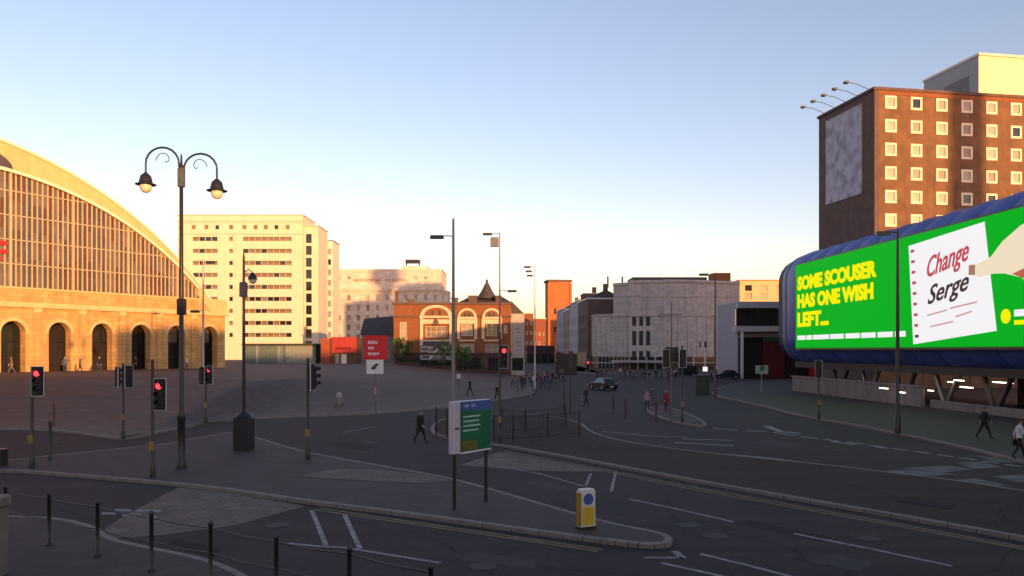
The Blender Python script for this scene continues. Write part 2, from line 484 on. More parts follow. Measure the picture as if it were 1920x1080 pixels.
# plaza: rises from the road towards the station
FE = [G(*p) for p in [(-1500,800),(-300,806),(0,807),(100,808),(195,822),(240,827),(300,813),(380,797),(450,788),(600,782),(720,777),(850,765),(950,750),(1030,735)]]
FE = sorted(chaikin(FE, 2, False), key=lambda v: v.x)
def front(X):
    for a, b in zip(FE, FE[1:]):
        if a.x <= X <= b.x: return lerp(a.y, b.y, (X-a.x)/max(b.x-a.x,1e-6))
    return FE[0].y if X < FE[0].x else FE[-1].y
def rise(X, Y):
    return .12 + 2.35*sstep(1.5, 25, Y-front(X))*sstep(4, -26, X)
XR = FE[-1].x
cols = [-150,-130,-110,-90] + [-80+1.0*i for i in range(int(80+XR))] + [XR]
pm = MB()
dep = [0,.28,1.5,3,4.5,6,7.5,9,11,13,15,17,19,21,23,25,30,40,60,90,130,200,300]
v, f = [], []
for X in cols:
    fy = front(X)
    for t in dep:
        v.append((X, fy+t, rise(X, fy+t)))
nd = len(dep)
for i in range(len(cols)-1):
    for j in range(1, nd-1):
        a = i*nd+j
        f.append((a, a+nd, a+nd+1, a+1))
pm.add(v, f, True)
plaza = struct('plaza', pm, PLAZA)
kb = MB()
pl = resample(FE, .95, False)
for a, b in zip(pl, pl[1:]):
    d = (b-a); n = Vector((-d.y, d.x)).normalized()*.28; g = d*.012
    A, B, C, D = a+g, b-g, b-g+n, a+g+n
    kb.add([(*A,-.02),(*B,-.02),(*C,-.02),(*D,-.02),(*A,.10),(*B,.10),(*(B+n*.12),.123),(*(A+n*.12),.123),(*C,.123),(*D,.123)],
           [(0,1,5,4),(4,5,6,7),(7,6,8,9),(1,2,8,6,5),(3,0,4,7,9),(2,3,9,8)])
kb.build('kerb', KERB, plaza)
sd = MB()
ys2 = [FE[-1].y+t for t in dep]
sd.add([(XR,y,0) for y in ys2]+[(XR,y,rise(XR,y)) for y in ys2], [(i,i+1,len(ys2)+i+1,len(ys2)+i) for i in range(len(ys2)-1)])
sd.build('kerb', KERB, plaza)
# pale paving bands: a border along the kerb and courses across the slope
def band(t0, t1, xa, xb, m):
    b = MB(); c_ = [X for X in cols if xa <= X <= xb]
    for X in c_:
        for t in (t0, t1): b.v.append((X, front(X)+t, rise(X, front(X)+t)+.005))
    b.f = [[2*i, 2*i+2, 2*i+3, 2*i+1] for i in range(len(c_)-1)]; b.s = [True]*len(b.f); b.mi = [0]*len(b.f)
    return b.build('paving_band', m, plaza)
for k in range(5): band(.29+.55*k, .29+.55*(k+1)-.012, -80, XR, TACT)
for t in (7, 12, 17, 22, 27): band(t, t+.7, -80, -2, mat('paving_dark', (.085,.068,.062), .8, var=.2, scale=.8))

# crossing surfaces and painted markings, each a thin sheet on the asphalt
def sheet(name, pix, m, z=.004):
    p = [G(*q) for q in pix]
    b = MB(); b.add([(a.x,a.y,z) for a in p], [tuple(range(len(p)))])
    ar = sum(p[i].x*p[(i+1)%len(p)].y - p[(i+1)%len(p)].x*p[i].y for i in range(len(p)))
    if ar < 0: b.f = [list(reversed(x)) for x in b.f]
    return struct(name, b, m)
def line(pix, w=.11, m=WHITEP, z=.008, name='road_marking'):
    p = [G(*q) for q in pix]
    b = MB(); v = []
    for i, a in enumerate(p):
        d = (p[min(i+1,len(p)-1)]-p[max(i-1,0)]).normalized(); n = Vector((-d.y,d.x))*w/2
        v += [(*(a-n),z), (*(a+n),z)]
    b.add(v, [(2*i,2*i+2,2*i+3,2*i+1) for i in range(len(p)-1)])
    return struct(name, b, m)
sheet('crossing_surface', [(203,1010),(196,992),(235,966),(335,914),(450,925),(572,949),(440,985),(300,1004)], TACT)
sheet('crossing_surface', [(560,899),(625,885),(700,886),(800,897),(850,909),(790,913),(640,905)], TACT, .124)
sheet('crossing_surface', [(862,872),(935,848),(1010,862),(1140,884),(1060,884),(960,880)], TACT)
for x0, x1, y in [(190,215,963),(228,262,966),(272,292,970),(215,245,957),(255,300,958)]:
    sheet('road_marking', [(x0,y+2),(x1,y+3),(x1+2,y-1),(x0+2,y-2)], WHITEP, .012)
line([(584,957),(596,985),(611,1023)], .13)
line([(645,963),(659,995),(675,1029)], .13)
line([(540,1019),(600,1025),(645,1027),(700,1036),(826,1056)], .13)
line([(1208,1046),(1280,1046)], .12); line([(1264,1034),(1281,1047)], .18)
line([(1180,936),(1275,956),(1375,979)], .13)
line([(1488,1001),(1630,1029),(1785,1062)], .13)
line([(1313,1039),(1400,1060),(1500,1086)], .13)
line([(1240,1056),(1300,1069),(1370,1085)], .13)
line([(900,868),(1010,888),(1095,912)], .10)
line([(1108,888),(1098,912)], .10); line([(1155,884),(1146,922)], .10)
line([(600,953),(760,977),(1000,1012),(1130,1031)], .09, YELP)
line([(590,956),(760,981),(1000,1016),(1120,1034)], .09, YELP)
line([(945,846),(1130,880),(1300,914),(1500,950),(1700,986),(1920,1026),(2000,1041)], .09, YELP)
line([(945,849),(1130,883),(1300,918),(1500,954),(1700,990),(1920,1030),(2000,1045)], .09, YELP)
for i in range(10):
    x = 1502+42.5*i; y = 818.5+5.3*i+.06*i*i
    line([(x,y),(x+30,y+4)], .28)
line([(1338,803),(1385,807)], .2); line([(1400,808),(1440,809)], .25)
line([(1437,799),(1462,809),(1502,813)], .45)
line([(1450,811),(1495,817)], .3)
line([(1130,809),(1210,817),(1290,820)], .16); line([(1280,823),(1372,826)], .25); line([(1265,830),(1375,836)], .3)
line([(1560,828),(1600,834)], .3); line([(1640,838),(1665,841)], .25)
for p in [[(1640,884),(1720,880),(1800,890),(1720,893)], [(1690,878),(1770,873),(1830,880),(1770,886)], [(1790,868),(1840,866),(1880,876),(1830,879)], [(1770,902),(1830,897),(1890,910),(1830,915)], [(1860,893),(1920,890),(1960,900),(1910,905)], [(1830,855),(1880,858),(1925,868),(1870,867)]]:
    sheet('road_marking', p, mat('worn_paint', (.11,.10,.10), .8, var=.7, scale=1.6), .006)
line([(1290,846),(1430,858),(1560,874),(1640,884)], .25)
PATCH = mat('asphalt_patch', (.026,.022,.023), .9, var=.2, scale=2, bump=.5, bscale=60, spec=.2)
PATCH2 = mat('asphalt_patch_pale', (.048,.041,.041), .85, var=.2, scale=2, bump=.5, bscale=60, spec=.3)
for k, p in enumerate([[(880,1035),(1010,1050),(1000,1066),(862,1049)], [(1400,975),(1560,1008),(1545,1016),(1380,982)], [(1560,1040),(1640,1056),(1610,1072),(1525,1054)], [(640,830),(700,836),(690,846),(625,838)], [(1430,826),(1500,832),(1490,838),(1415,831)], [(330,1010),(420,1030),(400,1046),(310,1022)], [(1000,900),(1080,915),(1060,922),(985,906)], [(1700,940),(1790,955),(1775,962),(1682,946)]]):
    sheet('asphalt_patch', p, PATCH if k % 2 else PATCH2, .126 if k == 7 else .004)
for x, y in ((905,1062),(1290,985),(1630,1010),(700,830),(1340,1005),(1575,845),(520,985)):
    g = G(x, y); b = MB(); b.lathe([(.33,.003),(.33,.009)], 20, (g.x,g.y,0)); o = struct('manhole_cover', b, mat('cast_iron', (.022,.018,.018), .7, var=.3, scale=12, bump=.6, bscale=30))
line([(700,800),(640,812)], .1)

# ------------------------------------------------------------------ railway station: stone arcade below a great glazed arch
TH = math.atan2(.848, .53)
ST = thing('railway_station', 'railway station with a sandstone arcade under a huge glazed arch', 'station', (-52.2, 88, 0), TH)
ZB, ZC, ZG = 2.3, 9.75, 11.45
bays = [-2.5+4.95*k for k in range(-7, 6)]
wl = MB()
A = 14
for c in bays:
    hw, x0, x1, r = 1.24, c-2.475, c+2.475, 1.24
    zs_ = 6.72
    arc = [(c+r*math.cos(math.pi*(1-i/A)), zs_+r*math.sin(math.pi*(1-i/A))) for i in range(A+1)]
    wl.add([(x0,0,ZB-1),(c-hw,0,ZB-1),(c-hw,0,zs_),(x0,0,zs_),(x0,0,ZC),(c-hw,0,ZC)], [(0,1,2,3),(3,2,5,4)])
    wl.add([(c+hw,0,ZB-1),(x1,0,ZB-1),(x1,0,zs_),(c+hw,0,zs_),(x1,0,ZC),(c+hw,0,ZC)], [(0,1,2,3),(3,2,4,5)])
    for (ax,az),(bx,bz) in zip(arc, arc[1:]):
        wl.add([(ax,0,az),(bx,0,bz),(bx,0,ZC),(ax,0,ZC),(ax,1.1,az),(bx,1.1,bz)], [(0,1,2,3),(1,0,4,5)])
    wl.add([(c-hw,0,ZB-1),(c-hw,1.1,ZB-1),(c-hw,1.1,zs_),(c-hw,0,zs_)], [(0,1,2,3)])
    wl.add([(c+hw,0,ZB-1),(c+hw,1.1,ZB-1),(c+hw,1.1,zs_),(c+hw,0,zs_)], [(3,2,1,0)])
X0, X1 = bays[0]-2.475, bays[-1]+2.475
wl.add([(X1,0,ZB-1),(X1,24,ZB-1),(X1,24,ZC),(X1,0,ZC)], [(0,1,2,3)])
wl.add([(X0,0,ZB-1),(X0,24,ZB-1),(X0,24,ZC),(X0,0,ZC)], [(3,2,1,0)])
wl.build('arcade_wall', STONE, ST)
for c in bays:
    b = MB()
    n = 14
    o1, o2 = 1.30, 1.62
    for i in range(n):
        t0, t1 = math.pi*i/n, math.pi*(i+1)/n
        pts = [(c+o1*math.cos(t0), 6.72+o1*math.sin(t0)), (c+o2*math.cos(t0), 6.72+o2*math.sin(t0)), (c+o2*math.cos(t1), 6.72+o2*math.sin(t1)), (c+o1*math.cos(t1), 6.72+o1*math.sin(t1))]
        b.xz(pts, -.09, .0)
    b.build('arch_moulding', STONEL, ST)
    MB().bbox(c-2.475-.38, c-2.475+.38, -.24, .0, ZB-.6, ZC-.3, .04).build('pilaster', STONE, ST)
    MB().bbox(c-2.475-.46, c-2.475+.46, -.30, -.002, ZC-.75, ZC-.302, .05).build('pilaster_capital', STONEL, ST)
    # glazed doorway set back in the arch
    d = MB(); d.box(c-1.5, c+1.5, 1.6, 1.7, ZB, ZB+3.0)
    w = window(ST, c, 4.0, 2.9, 3.4, 1.9, IRON, random.choice([GLASS, GLASS, DARK]), .09, 3, 1)
    window(ST, c, 6.95, 2.9, 2.4, 1.9, IRON, random.choice([GLASS, GLASS, DARK, BLIND2]), .09, 3, 1)
MB().box(X0+.3, X1-.3, 2.2, 2.4, ZB, ZC).build('inner_wall', DARK, ST)
b = MB(); b.box(X0-.3, X1+.3, -.42, .6, ZC-.3, ZC); b.box(X0-.15, X1+.15, -.24, .6, ZC, ZC+.28)
b.build('cornice', STONEL, ST)
MB().box(X0, X1, -.06, .7, ZC+.281, ZG).build('parapet', STONE, ST)
MB().box(X0-.1, X1+.1, -.16, .8, ZG+.002, ZG+.2).build('coping', STONEL, ST)
def zi(s):
    d = 39.66**2 - (s+7.39)**2
    return -15.6 + math.sqrt(max(d, 0))
def zo(s):
    d = 45.4**2 - (s+12.86)**2
    return -17.3 + math.sqrt(max(d, 0))
# rib of the great arch: a stone band with thickness and a moulded inner edge
ribs = [X0-1 + i*(24.9-X0+1)/72 for i in range(73)]
b = MB()
for s0, s1 in zip(ribs, ribs[1:]):
    a0, a1 = max(zi(s0), ZG+.1), max(zi(s1), ZG+.1)
    c0, c1 = max(zo(s0), ZG+.05), max(zo(s1), ZG+.05)
    if s0 > 20: a0, a1 = min(a0, c0-1.6), min(a1, c1-1.6); a0 = max(a0, ZC); a1 = max(a1, ZC)
    if c0 <= a0 or c1 <= a1: continue
    b.add([(s0,-.25,a0),(s1,-.25,a1),(s1,-.25,c1),(s0,-.25,c0),(s0,1.2,a0),(s1,1.2,a1),(s1,1.2,c1),(s0,1.2,c0)],
          [(0,1,2,3),(3,2,6,7),(1,0,4,5),(5,4,7,6),(1,5,6,2),(4,0,3,7)])
b.build('great_arch', STONEL, ST)
b = MB()
for s0, s1 in zip(ribs, ribs[1:]):
    for off, th, pr in ((.0,.35,-.42),):
        a0, a1 = zi(s0)+off, zi(s1)+off
        if min(a0,a1) < ZG+.4: continue
        b.add([(s0,pr,a0),(s1,pr,a1),(s1,pr,a1+th),(s0,pr,a0+th),(s0,-.252,a0),(s1,-.252,a1),(s1,-.252,a1+th),(s0,-.252,a0+th)],
              [(0,1,2,3),(3,2,6,7),(1,0,4,5)])
b.build('arch_edge_moulding', CREAMF, ST)
b = MB()
for s0, s1 in zip(ribs, ribs[1:]):
    a0, a1 = zo(s0)-.30, zo(s1)-.30
    if min(a0,a1) < ZG-1: continue
    b.add([(s0,-.45,a0),(s1,-.45,a1),(s1,-.45,a1+.34),(s0,-.45,a0+.34),(s0,-.252,a0),(s1,-.252,a1),(s1,1.4,a1+.34),(s0,1.4,a0+.34)],
          [(0,1,2,3),(3,2,6,7),(1,0,4,5)])
b.build('arch_coping', CREAMF, ST)
# glazing: one pane per bar, a thicker bar every twelfth
step = .56
n0 = int((X0)/step)
i = n0
while i*step < 22.2:
    s = i*step
    top = zi(s+step/2)
    if top > ZG+.6:
        big = i % 12 == 7
        w = .12 if big else .062
        MB().box(s-w, s+w, -.12 if big else -.02, .22, ZG+.2, zi(s)+.2).build('mullion', MULL, ST)
        pmn = random.choices([GLASSB, GLASSB2, GLASSB3], [5, 3, 1])[0]
        nz = max(1, round((top-ZG)/3.2)); hh = (top+.3-ZG-.2)/nz
        for k in range(nz):
            pmk = pmn if random.random() < .6 else random.choice([GLASSB, GLASSB2, GLASSB3])
            put('pane', pane_mesh(step-.06, round(hh,2)+.02, pmk), ST, (s+step/2, .10, ZG+.2+hh*(k+.5)), (R(random.uniform(-1.2,1.2)), 0, R(random.uniform(-2,2))))
    i += 1
for z in (14.1, 16.7, 19.3, 21.9):
    xr = -7.39 + math.sqrt(max(39.66**2-(z+15.6)**2, 0))
    MB().box(X0, xr, -.015, .15, z-.05, z+.05).build('transom', MULL, ST)
# shallow segment of dark glass near the crown and the round shed roof behind
b = MB()
for k in range(12):
    t0, t1 = math.pi*k/12, math.pi*(k+1)/12
    b.xz([(-8+5.4*math.cos(t0), 24.0+2.4*math.sin(t0)), (-8+5.4*math.cos(t1), 24.0+2.4*math.sin(t1)), (-8,24.0)], -.28, -.26)
b.build('crown_light', GLASSB, ST)
b = MB()
sr = [s for s in ribs if zo(s) > ZG]
for s0, s1 in zip(sr, sr[1:]):
    b.add([(s0,1.15,zo(s0)-.5),(s1,1.15,zo(s1)-.5),(s1,70,zo(s1)-.5),(s0,70,zo(s0)-.5)], [(0,1,2,3)], True)
b.build('shed_roof', SLATE, ST)
MB().box(X0, 20, .5, .6, ZG, ZG+.1).build('sill', STONEL, ST)
# red double arrow emblem on the glazing
b = MB()
for z in (16.0, 15.1):
    b.box(-6.2, -3.25, -.25, -.18, z, z+.42)
b.xz([(-5.6,16.42),(-4.9,16.42),(-4.2,17.1),(-4.9,17.1)], -.24, -.19); b.xz([(-5.0,15.1),(-4.3,15.1),(-3.6,14.4),(-4.3,14.4)], -.24, -.19)
b.build('rail_emblem', RED, ST)

# ------------------------------------------------------------------ buildings
def block(name, label, loc, rz, W, D, H, holes, wm, fm=CREAMF, panes=None, z0=-1.0, reveal=.25, nv=1, nh=0, fw=.07, group=None, cat='building', parapet=.25, coping=None):
    o = thing(name, label, cat, loc, rz, group)
    b = MB().grid(W, z0, H, holes, reveal).shell(W, D, z0, H)
    b.build('wall', wm, o)
    for h in holes:
        window(o, h[0], h[1], h[2], h[3], reveal-.08, fm, random.choice(panes) if panes else None, fw, nv, nh)
    if parapet:
        b = MB(); b.box(-.2, W+.2, -.2, D+.2, H+.002, H+parapet)
        b.build('coping', coping or fm, o)
    return o
def rows(x0, x1, n, zs, w, h): return [(lerp(x0, x1, i/(n-1) if n > 1 else .5), z, w, h) for z in zs for i in range(n)]

# white slab block behind the station
Zt = 200.0
bx = PX(333, Zt); W = PX(568, Zt)-bx; H = PZ(404, Zt)
lx = lambda x: PX(x, Zt)-bx
hol = []
for y in (448,470.5,493,515.5,538,560.5,583,605.5,628):
    z = PZ(y, Zt)
    n = 4
    for i in range(n): hol.append((lerp(lx(361), lx(408), (i+.5)/n), z, (lx(408)-lx(361))/n-.06, 1.05))
    n = 8
    for i in range(n): hol.append((lerp(lx(455), lx(547), (i+.5)/n), z, (lx(547)-lx(455))/n-.05, 1.05))
    hol.append((lx(433), z, .95, 1.05))
for x in (363,387,407,433,458,479,498,518,539): hol.append((lx(x), PZ(426,Zt), 1.0, 1.05))
tw = block('slab_block', 'cream ten storey slab block with ribbon windows rising behind the station', (bx, Zt, 0), 0, W, 12, H, hol, CONC,
           mat('bronze_frame', (.16,.10,.05), .5), [GLASS, mat('pane_bronze', (.20,.13,.06), .25, var=.3, spec=.6), BLIND2], reveal=.4, nv=0, fw=.06, coping=CONC2)
for x0, x1, y0, y1 in ((335,362,436,660),(410,424,436,660),(441,453,436,660)):
    MB().box(lx(x0), lx(x1), -.12, -.003, 0, PZ(y0,Zt)).build('pier', CONC, tw)
b = MB(); b.box(0, W, -.2, -.004, PZ(417,Zt)+.0, PZ(412,Zt)); b.box(0, W, -.16, -.004, PZ(440,Zt), PZ(437,Zt))
b.build('string_course', CONC2, tw)
# glazed stair wing on its right side
sw = thing('stair_wing', 'narrow glazed stair wing joined to the cream slab block', 'building', (bx+W+.02, Zt+1.5, 0))
Ws = PX(594,Zt)-PX(568,Zt)
hs = [(1.05, z, 1.5, 2.3) for z in [3+3.0*i for i in range(11)]]
MB().grid(Ws, -1, H-2.5, hs, .4).shell(Ws, 10, -1, H-2.5).build('wall', CONC, sw)
for h in hs: window(sw, *h, .3, IRON, GLASS, .06, 0, 0)
MB().box(-.0, Ws+.2, -.3, 10.2, H-2.49, H-2.2).build('coping', CONC2, sw)

Zn = 238.0
bn = PX(595,Zn); Wn = PX(624,Zn)-bn
block('corner_tower', 'slim white corner tower between the slab block and the grand hotel', (bn, Zn, 0), 0, Wn, 9, PZ(452,Zn),
      rows(1.0, Wn-1.0, 3, [3.2+3.1*i for i in range(11)], .9, 1.7), mat('white_wall', (.72,.66,.55), .7, var=.08), mat('teal_frame', (.10,.16,.16), .5), [GLASS, TEALG, BLIND, BLIND], nv=0)

# grand hotel
Zh = 262.0
bh = PX(623,Zh); Wh = PX(828,Zh)-bh
hh = lambda y: PZ(y, Zh)
hol = rows(2.2, Wh-2.2, 11, [hh(y) for y in (558,577,596,614,632)], 1.15, 2.0) + rows(2.2, 5.4, 2, [hh(521)], .9, 1.1) + rows(Wh-8.5, Wh-2.2, 3, [hh(521)], .9, 1.1)
gh = block('grand_hotel', 'pale stone grand hotel with lettered attic, its lower front in shade', (bh, Zh, 0), 0, Wh, 20, hh(506), hol, PORT, CREAMF, [BLIND, BLIND, CREAMF, BLIND2], reveal=.3)
b = MB(); b.box(-.6, Wh+.6, -.9, -.003, hh(544), hh(538)); b.box(-.4, Wh+.4, -.5, -.003, hh(547), hh(544)); b.build('cornice', PORT, gh)
MB().box(-.1, Wh+.1, -.22, -.003, hh(605), hh(603)).build('string_course', PORT, gh)
b = MB(); b.box(PX(752,Zh)-bh, PX(800,Zh)-bh, 2, 10, hh(506)+.25, hh(497)); b.build('attic_block', PORT, gh)
b = MB(); b.box(PX(757,Zh)-bh, PX(784,Zh)-bh, 4, 7, hh(490), hh(484)); b.build('roof_tank', IRON, gh)
b = MB()
for x in (758,783): b.box(PX(x,Zh)-bh-.2, PX(x,Zh)-bh+.2, 5, 5.4, hh(497), hh(490))
b.build('tank_leg', IRON, gh)
LETB = mat('bronze_letter', (.34,.20,.12), .6)
lettering('BRITANNIA', LETB, gh, PX(664,Zh)-bh, PX(714,Zh)-bh, hh(528), hh(522.5), -.05, .02)
lettering('ADELPHI', LETB, gh, PX(722,Zh)-bh, PX(761,Zh)-bh, hh(528), hh(522.5), -.05, .02)
block('hotel_wing', 'pale stone wing set back at the right end of the grand hotel', (bh+Wh+.03, Zh+3, 0), 0, PX(838,Zh)-PX(828,Zh), 12, hh(545), rows(.9,.9,1,[hh(590),hh(620)],.8,1.6), PORT)

# brick public house with cream gables
Zp = 150.0
bp = PX(738,Zp); Wp = PX(958,Zp)-bp
p_ = lambda x: PX(x,Zp)-bp
q_ = lambda y: PZ(y,Zp)
hol = []
hol += [((p_(757)), q_(620), 1.5, 3.3), (p_(757), q_(655), 1.5, 2.6)]
hol += [(p_(818), q_(622), 4.0, 2.1)]
hol += [(p_(876), q_(617), 2.2, 2.6), (p_(922), q_(617), 2.0, 2.6)]
hol += [(p_(876), q_(655), 2.6, 2.2), (p_(922), q_(655), 2.4, 2.2)]
hol += [(p_(948), q_(617), .7, 1.6), (p_(948), q_(655), .7, 1.6)]
pub = thing('public_house', 'ornate orange brick pub with cream arched gables and a small spire', 'pub', (bp, Zp, 0))
MB().grid(Wp, 4.0, q_(571), hol, .3).shell(Wp, 13, 4.0, q_(571)).build('wall', BRICKO, pub)
for h in hol: window(pub, *h, .2, CREAM, random.choice([GLASS, BLIND2, BLIND]), .12, 3 if h[2] > 3 else 1, 1)
gf = [(p_(752), 2.15, 1.8, 2.6), (p_(800), 2.2, 4.2, 2.4), (p_(838), 2.15, 2.0, 2.7), (p_(880), 2.2, 4.4, 2.4), (p_(925), 2.15, 2.0, 2.7), (p_(945), 2.2, 1.2, 2.4)]
MB().grid(Wp, -1, 4.0, gf, .4, y=-.12).build('shopfront', mat('oxblood_tile', (.060,.018,.016), .35, var=.25), pub)
for h in gf: window(pub, *h, .15, mat('oak_frame', (.06,.03,.02), .5), GLASS, .1, 2, 1)
MB().box(-.2, Wp+.2, -.5, .0, 3.98, 4.35).build('fascia', mat('black_fascia', (.03,.02,.02), .4), pub)
def gable(cx, w, z0, z1, h):
    b = MB(); n = 12
    for r0, r1, pr in ((1.0,.76,-.34),):
        for i in range(n):
            t0, t1 = math.pi*i/n, math.pi*(i+1)/n
            P = lambda t, k: (cx + w/2*k*math.cos(t), z1 + h*k*math.sin(t))
            b.xz([P(t0,r1),P(t0,r0),P(t1,r0),P(t1,r1)], pr, -.01)
    b.build('gable_arch', CREAM, pub)
    t = MB(); pts = [(cx + w/2*.75*math.cos(math.pi*i/n), z1 + h*.75*math.sin(math.pi*i/n)) for i in range(n+1)]
    t.xz(pts, -.16, -.012); t.build('gable_panel', BRICKO, pub)
    d = MB()
    for dx in (-w*.11, w*.11): d.box(cx+dx-.22, cx+dx+.22, -.22, -.165, z1+.15, z1+h*.5)
    d.build('gable_light', GLASS, pub)
    b = MB(); b.box(cx-w*.52, cx+w*.52, -.4, -.013, z1-.42, z1-.02); b.build('gable_sill', CREAM, pub)
    for s_ in (-1, 1):
        MB().box(cx+s_*w*.46-.28, cx+s_*w*.46+.28, -.3, -.014, z0, z1-.43).build('stone_pier', CREAM, pub)
gable(p_(818), 6.0, q_(648), q_(592), 2.0)
gable(p_(876), 3.5, q_(636), q_(594), 1.6)
gable(p_(922), 3.5, q_(636), q_(594), 1.6)
for x, w in ((818,5.0),(876,3.0),(922,3.0)):
    b = MB(); b.box(p_(x)-w/2, p_(x)+w/2, -.25, -.013, q_(607), q_(599)); b.build('carved_panel', CREAM, pub)
    b = MB(); b.box(p_(x)-w/2, p_(x)+w/2, -.32, -.013, q_(640), q_(637)); b.build('carved_band', CREAM, pub)
b = MB(); b.xz([(p_(818)-.55,q_(610)),(p_(818)+.55,q_(610)),(p_(818)+.35,q_(601)),(p_(818),q_(597)),(p_(818)-.35,q_(601))], -.55, -.26); b.build('oriel_bracket', BRICKP, pub)
b = MB(); b.box(p_(788), p_(849), -.3, -.013, q_(675), q_(649)); b.build('sign_board', mat('sign_board', (.32,.30,.30), .6), pub)
for k, (x0,x1,y0,y1) in enumerate(((791,803,653,656),(791,801,660,663),(793,806,668,671),(806,846,655,657),(826,846,664,667),(809,836,672,674))):
    MB().box(p_(x0), p_(x1), -.34, -.301, q_(y1), q_(y0)).build('sign_mark', IRON, pub)
b = MB(); b.xz([(p_(804),q_(672)),(p_(808),q_(672)),(p_(822),q_(655)),(p_(818),q_(655))], -.35, -.302); b.build('sign_mark', WHITE, pub)
b = MB(); b.box(p_(790), p_(848), -.26, -.014, q_(647), q_(640)); b.build('fascia_band', mat('slate_band', (.06,.055,.09), .5), pub)
b = MB(); b.box(-.25, Wp+.25, -.35, 13.2, q_(571)+.002, q_(567)); b.build('cornice', BRICKP, pub)
b = MB(); b.box(-.12, Wp+.12, -.22, -.012, q_(595), q_(591.5)); b.build('string_course', BRICKP, pub)
for x, y0, w in ((742,548,.55),(768,563,1.2),(852,560,1.2),(886,556,1.6),(934,556,1.0)):
    b = MB(); b.box(p_(x)-w/2, p_(x)+w/2, .6, 1.7, q_(567), q_(y0)); b.box(p_(x)-w/2-.1, p_(x)+w/2+.1, .5, 1.8, q_(y0)+.003, q_(y0)+.25)
    b.build('chimney', BRICKP, pub)
b = MB(); z0, z1 = q_(567)+.01, q_(553)
b.add([(p_(858),0.4,z0),(p_(960),0.4,z0),(p_(960),12.6,z0),(p_(858),12.6,z0),(p_(880),4,z1),(p_(940),4,z1),(p_(940),9,z1),(p_(880),9,z1)],
      [(0,1,5,4),(1,2,6,5),(2,3,7,6),(3,0,4,7),(4,5,6,7)]); b.build('roof', SLATE, pub)
b = MB(); c = p_(912)
b.lathe([(1.9,0),(1.8,.35),(1.15,1.3),(.6,2.4),(.28,3.0),(.2,3.2),(.3,3.4),(.06,3.7),(.03,4.6)], 8, (c, 3.0, q_(558))); b.build('spire', SLATE, pub)
gs = thing('rendered_end_house', 'narrow grey rendered house joined to the right end of the pub', 'building', (bp+Wp+.03, Zp+.6, 0))
We = PX(983,Zp)-PX(958,Zp); He = q_(588)
hs = [(1.25, q_(620), .8, 1.5), (1.25, q_(645), .8, 1.5)]
SHADEDR = mat('grey_render', (.46,.40,.36), .8, var=.12, streak=.2)  # grey puts the shade on the white gable into its colour
MB().grid(We, -1, He, hs, .25).shell(We, 11, -1, He).build('wall', SHADEDR, gs)
b = MB(); b.xz([(0,He+.002),(We,He+.002),(We*.1,He+2.2),(0,He+2.5)], .0, 11); b.build('roof', SLATE, gs)
for h in hs: window(gs, *h, .15, WHITE, BLIND2, .08, 1, 1)
MB().box(.2, We-.2, -.06, -.004, 1, 3.4).build('shop_window', GLASS, gs)

# low pitched house between hotel and pub
lh = thing('low_house', 'low house with a dark slate roof left of the pub', 'house', (PX(678,172), 172, 0))
Wl = PX(738,172)-PX(678,172)
hl = rows(1.5, Wl-1.5, 3, [4.0], 1.0, 1.5)
MB().grid(Wl, -1, PZ(628,172), hl, .2).shell(Wl, 9, -1, PZ(628,172)).build('wall', mat('rough_stone', (.26,.23,.20), .85, var=.2, streak=.2), lh)
for h in hl: window(lh, *h, .12)
b = MB(); z0 = PZ(628,172)
b.add([(-.3,-.4,z0),(Wl+.3,-.4,z0),(Wl+.3,9.3,z0),(-.3,9.3,z0),(-.3,4.4,PZ(596,172)),(Wl+.3,4.4,PZ(590,172))], [(0,1,5,4),(2,3,4,5),(1,2,5),(3,0,4)]); b.build('roof', SLATE, lh)

# teal pavilion
Zv = 146.0
pv = thing('pavilion', 'long low pavilion clad in upright teal and pale panels', 'pavilion', (PX(459,Zv), Zv, 2.2))
Wv = PX(592,Zv)-PX(459,Zv); Hv = PZ(647,Zv)-2.2
MB().box(0, Wv, .06, 6, -.5, Hv).build('core', DARK, pv)
n = 26
for i in range(n):
    MB().box(Wv*i/n+.02, Wv*(i+1)/n-.02, -.04+random.uniform(0,.03), .055, -.1, Hv-.1).build('panel', TEALG if random.random() < .25+.6*i/n else TEAL, pv)
MB().box(-.4, Wv+.3, -.7, 6.4, Hv+.002, Hv+.28).build('roof', mat('dark_roof', (.05,.05,.05), .6), pv)

# red shop unit and hoardings
Zr = 142.0
rk = thing('red_shop_unit', 'single storey shop with a red fascia and brown planters', 'shop', (PX(603,Zr), Zr, 1.2))
Wr = PX(668,Zr)-PX(603,Zr)
MB().box(0, Wr, 0, 5, -1, PZ(634,Zr)-1.2).build('wall', mat('shop_brown', (.13,.07,.04), .8, var=.3), rk)
MB().box(PX(622,Zr)-PX(603,Zr), Wr+.1, -.35, -.004, PZ(662,Zr)-1.2, PZ(632,Zr)-1.2).build('fascia', mat('red_fascia', (.34,.035,.03), .5, var=.3), rk)
MB().box(-.1, PX(619,Zr)-PX(603,Zr), -.2, -.005, .4, PZ(634,Zr)-1.2).build('side_panel', mat('rust_panel', (.30,.07,.03), .7, var=.3), rk)
for x0, x1 in ((629,636),(640,650)): MB().box(PX(x0,Zr)-PX(603,Zr), PX(x1,Zr)-PX(603,Zr), -.1, -.004, .3, PZ(664,Zr)-1.2).build('shop_window', WHITE if x0 > 638 else BLIND, rk)
MB().box(PX(630,Zr)-PX(603,Zr), PX(660,Zr)-PX(603,Zr), -.38, -.351, PZ(656,Zr)-1.2, PZ(651,Zr)-1.2).build('fascia_stripe', mat('dark_red', (.16,.01,.012), .5), rk)

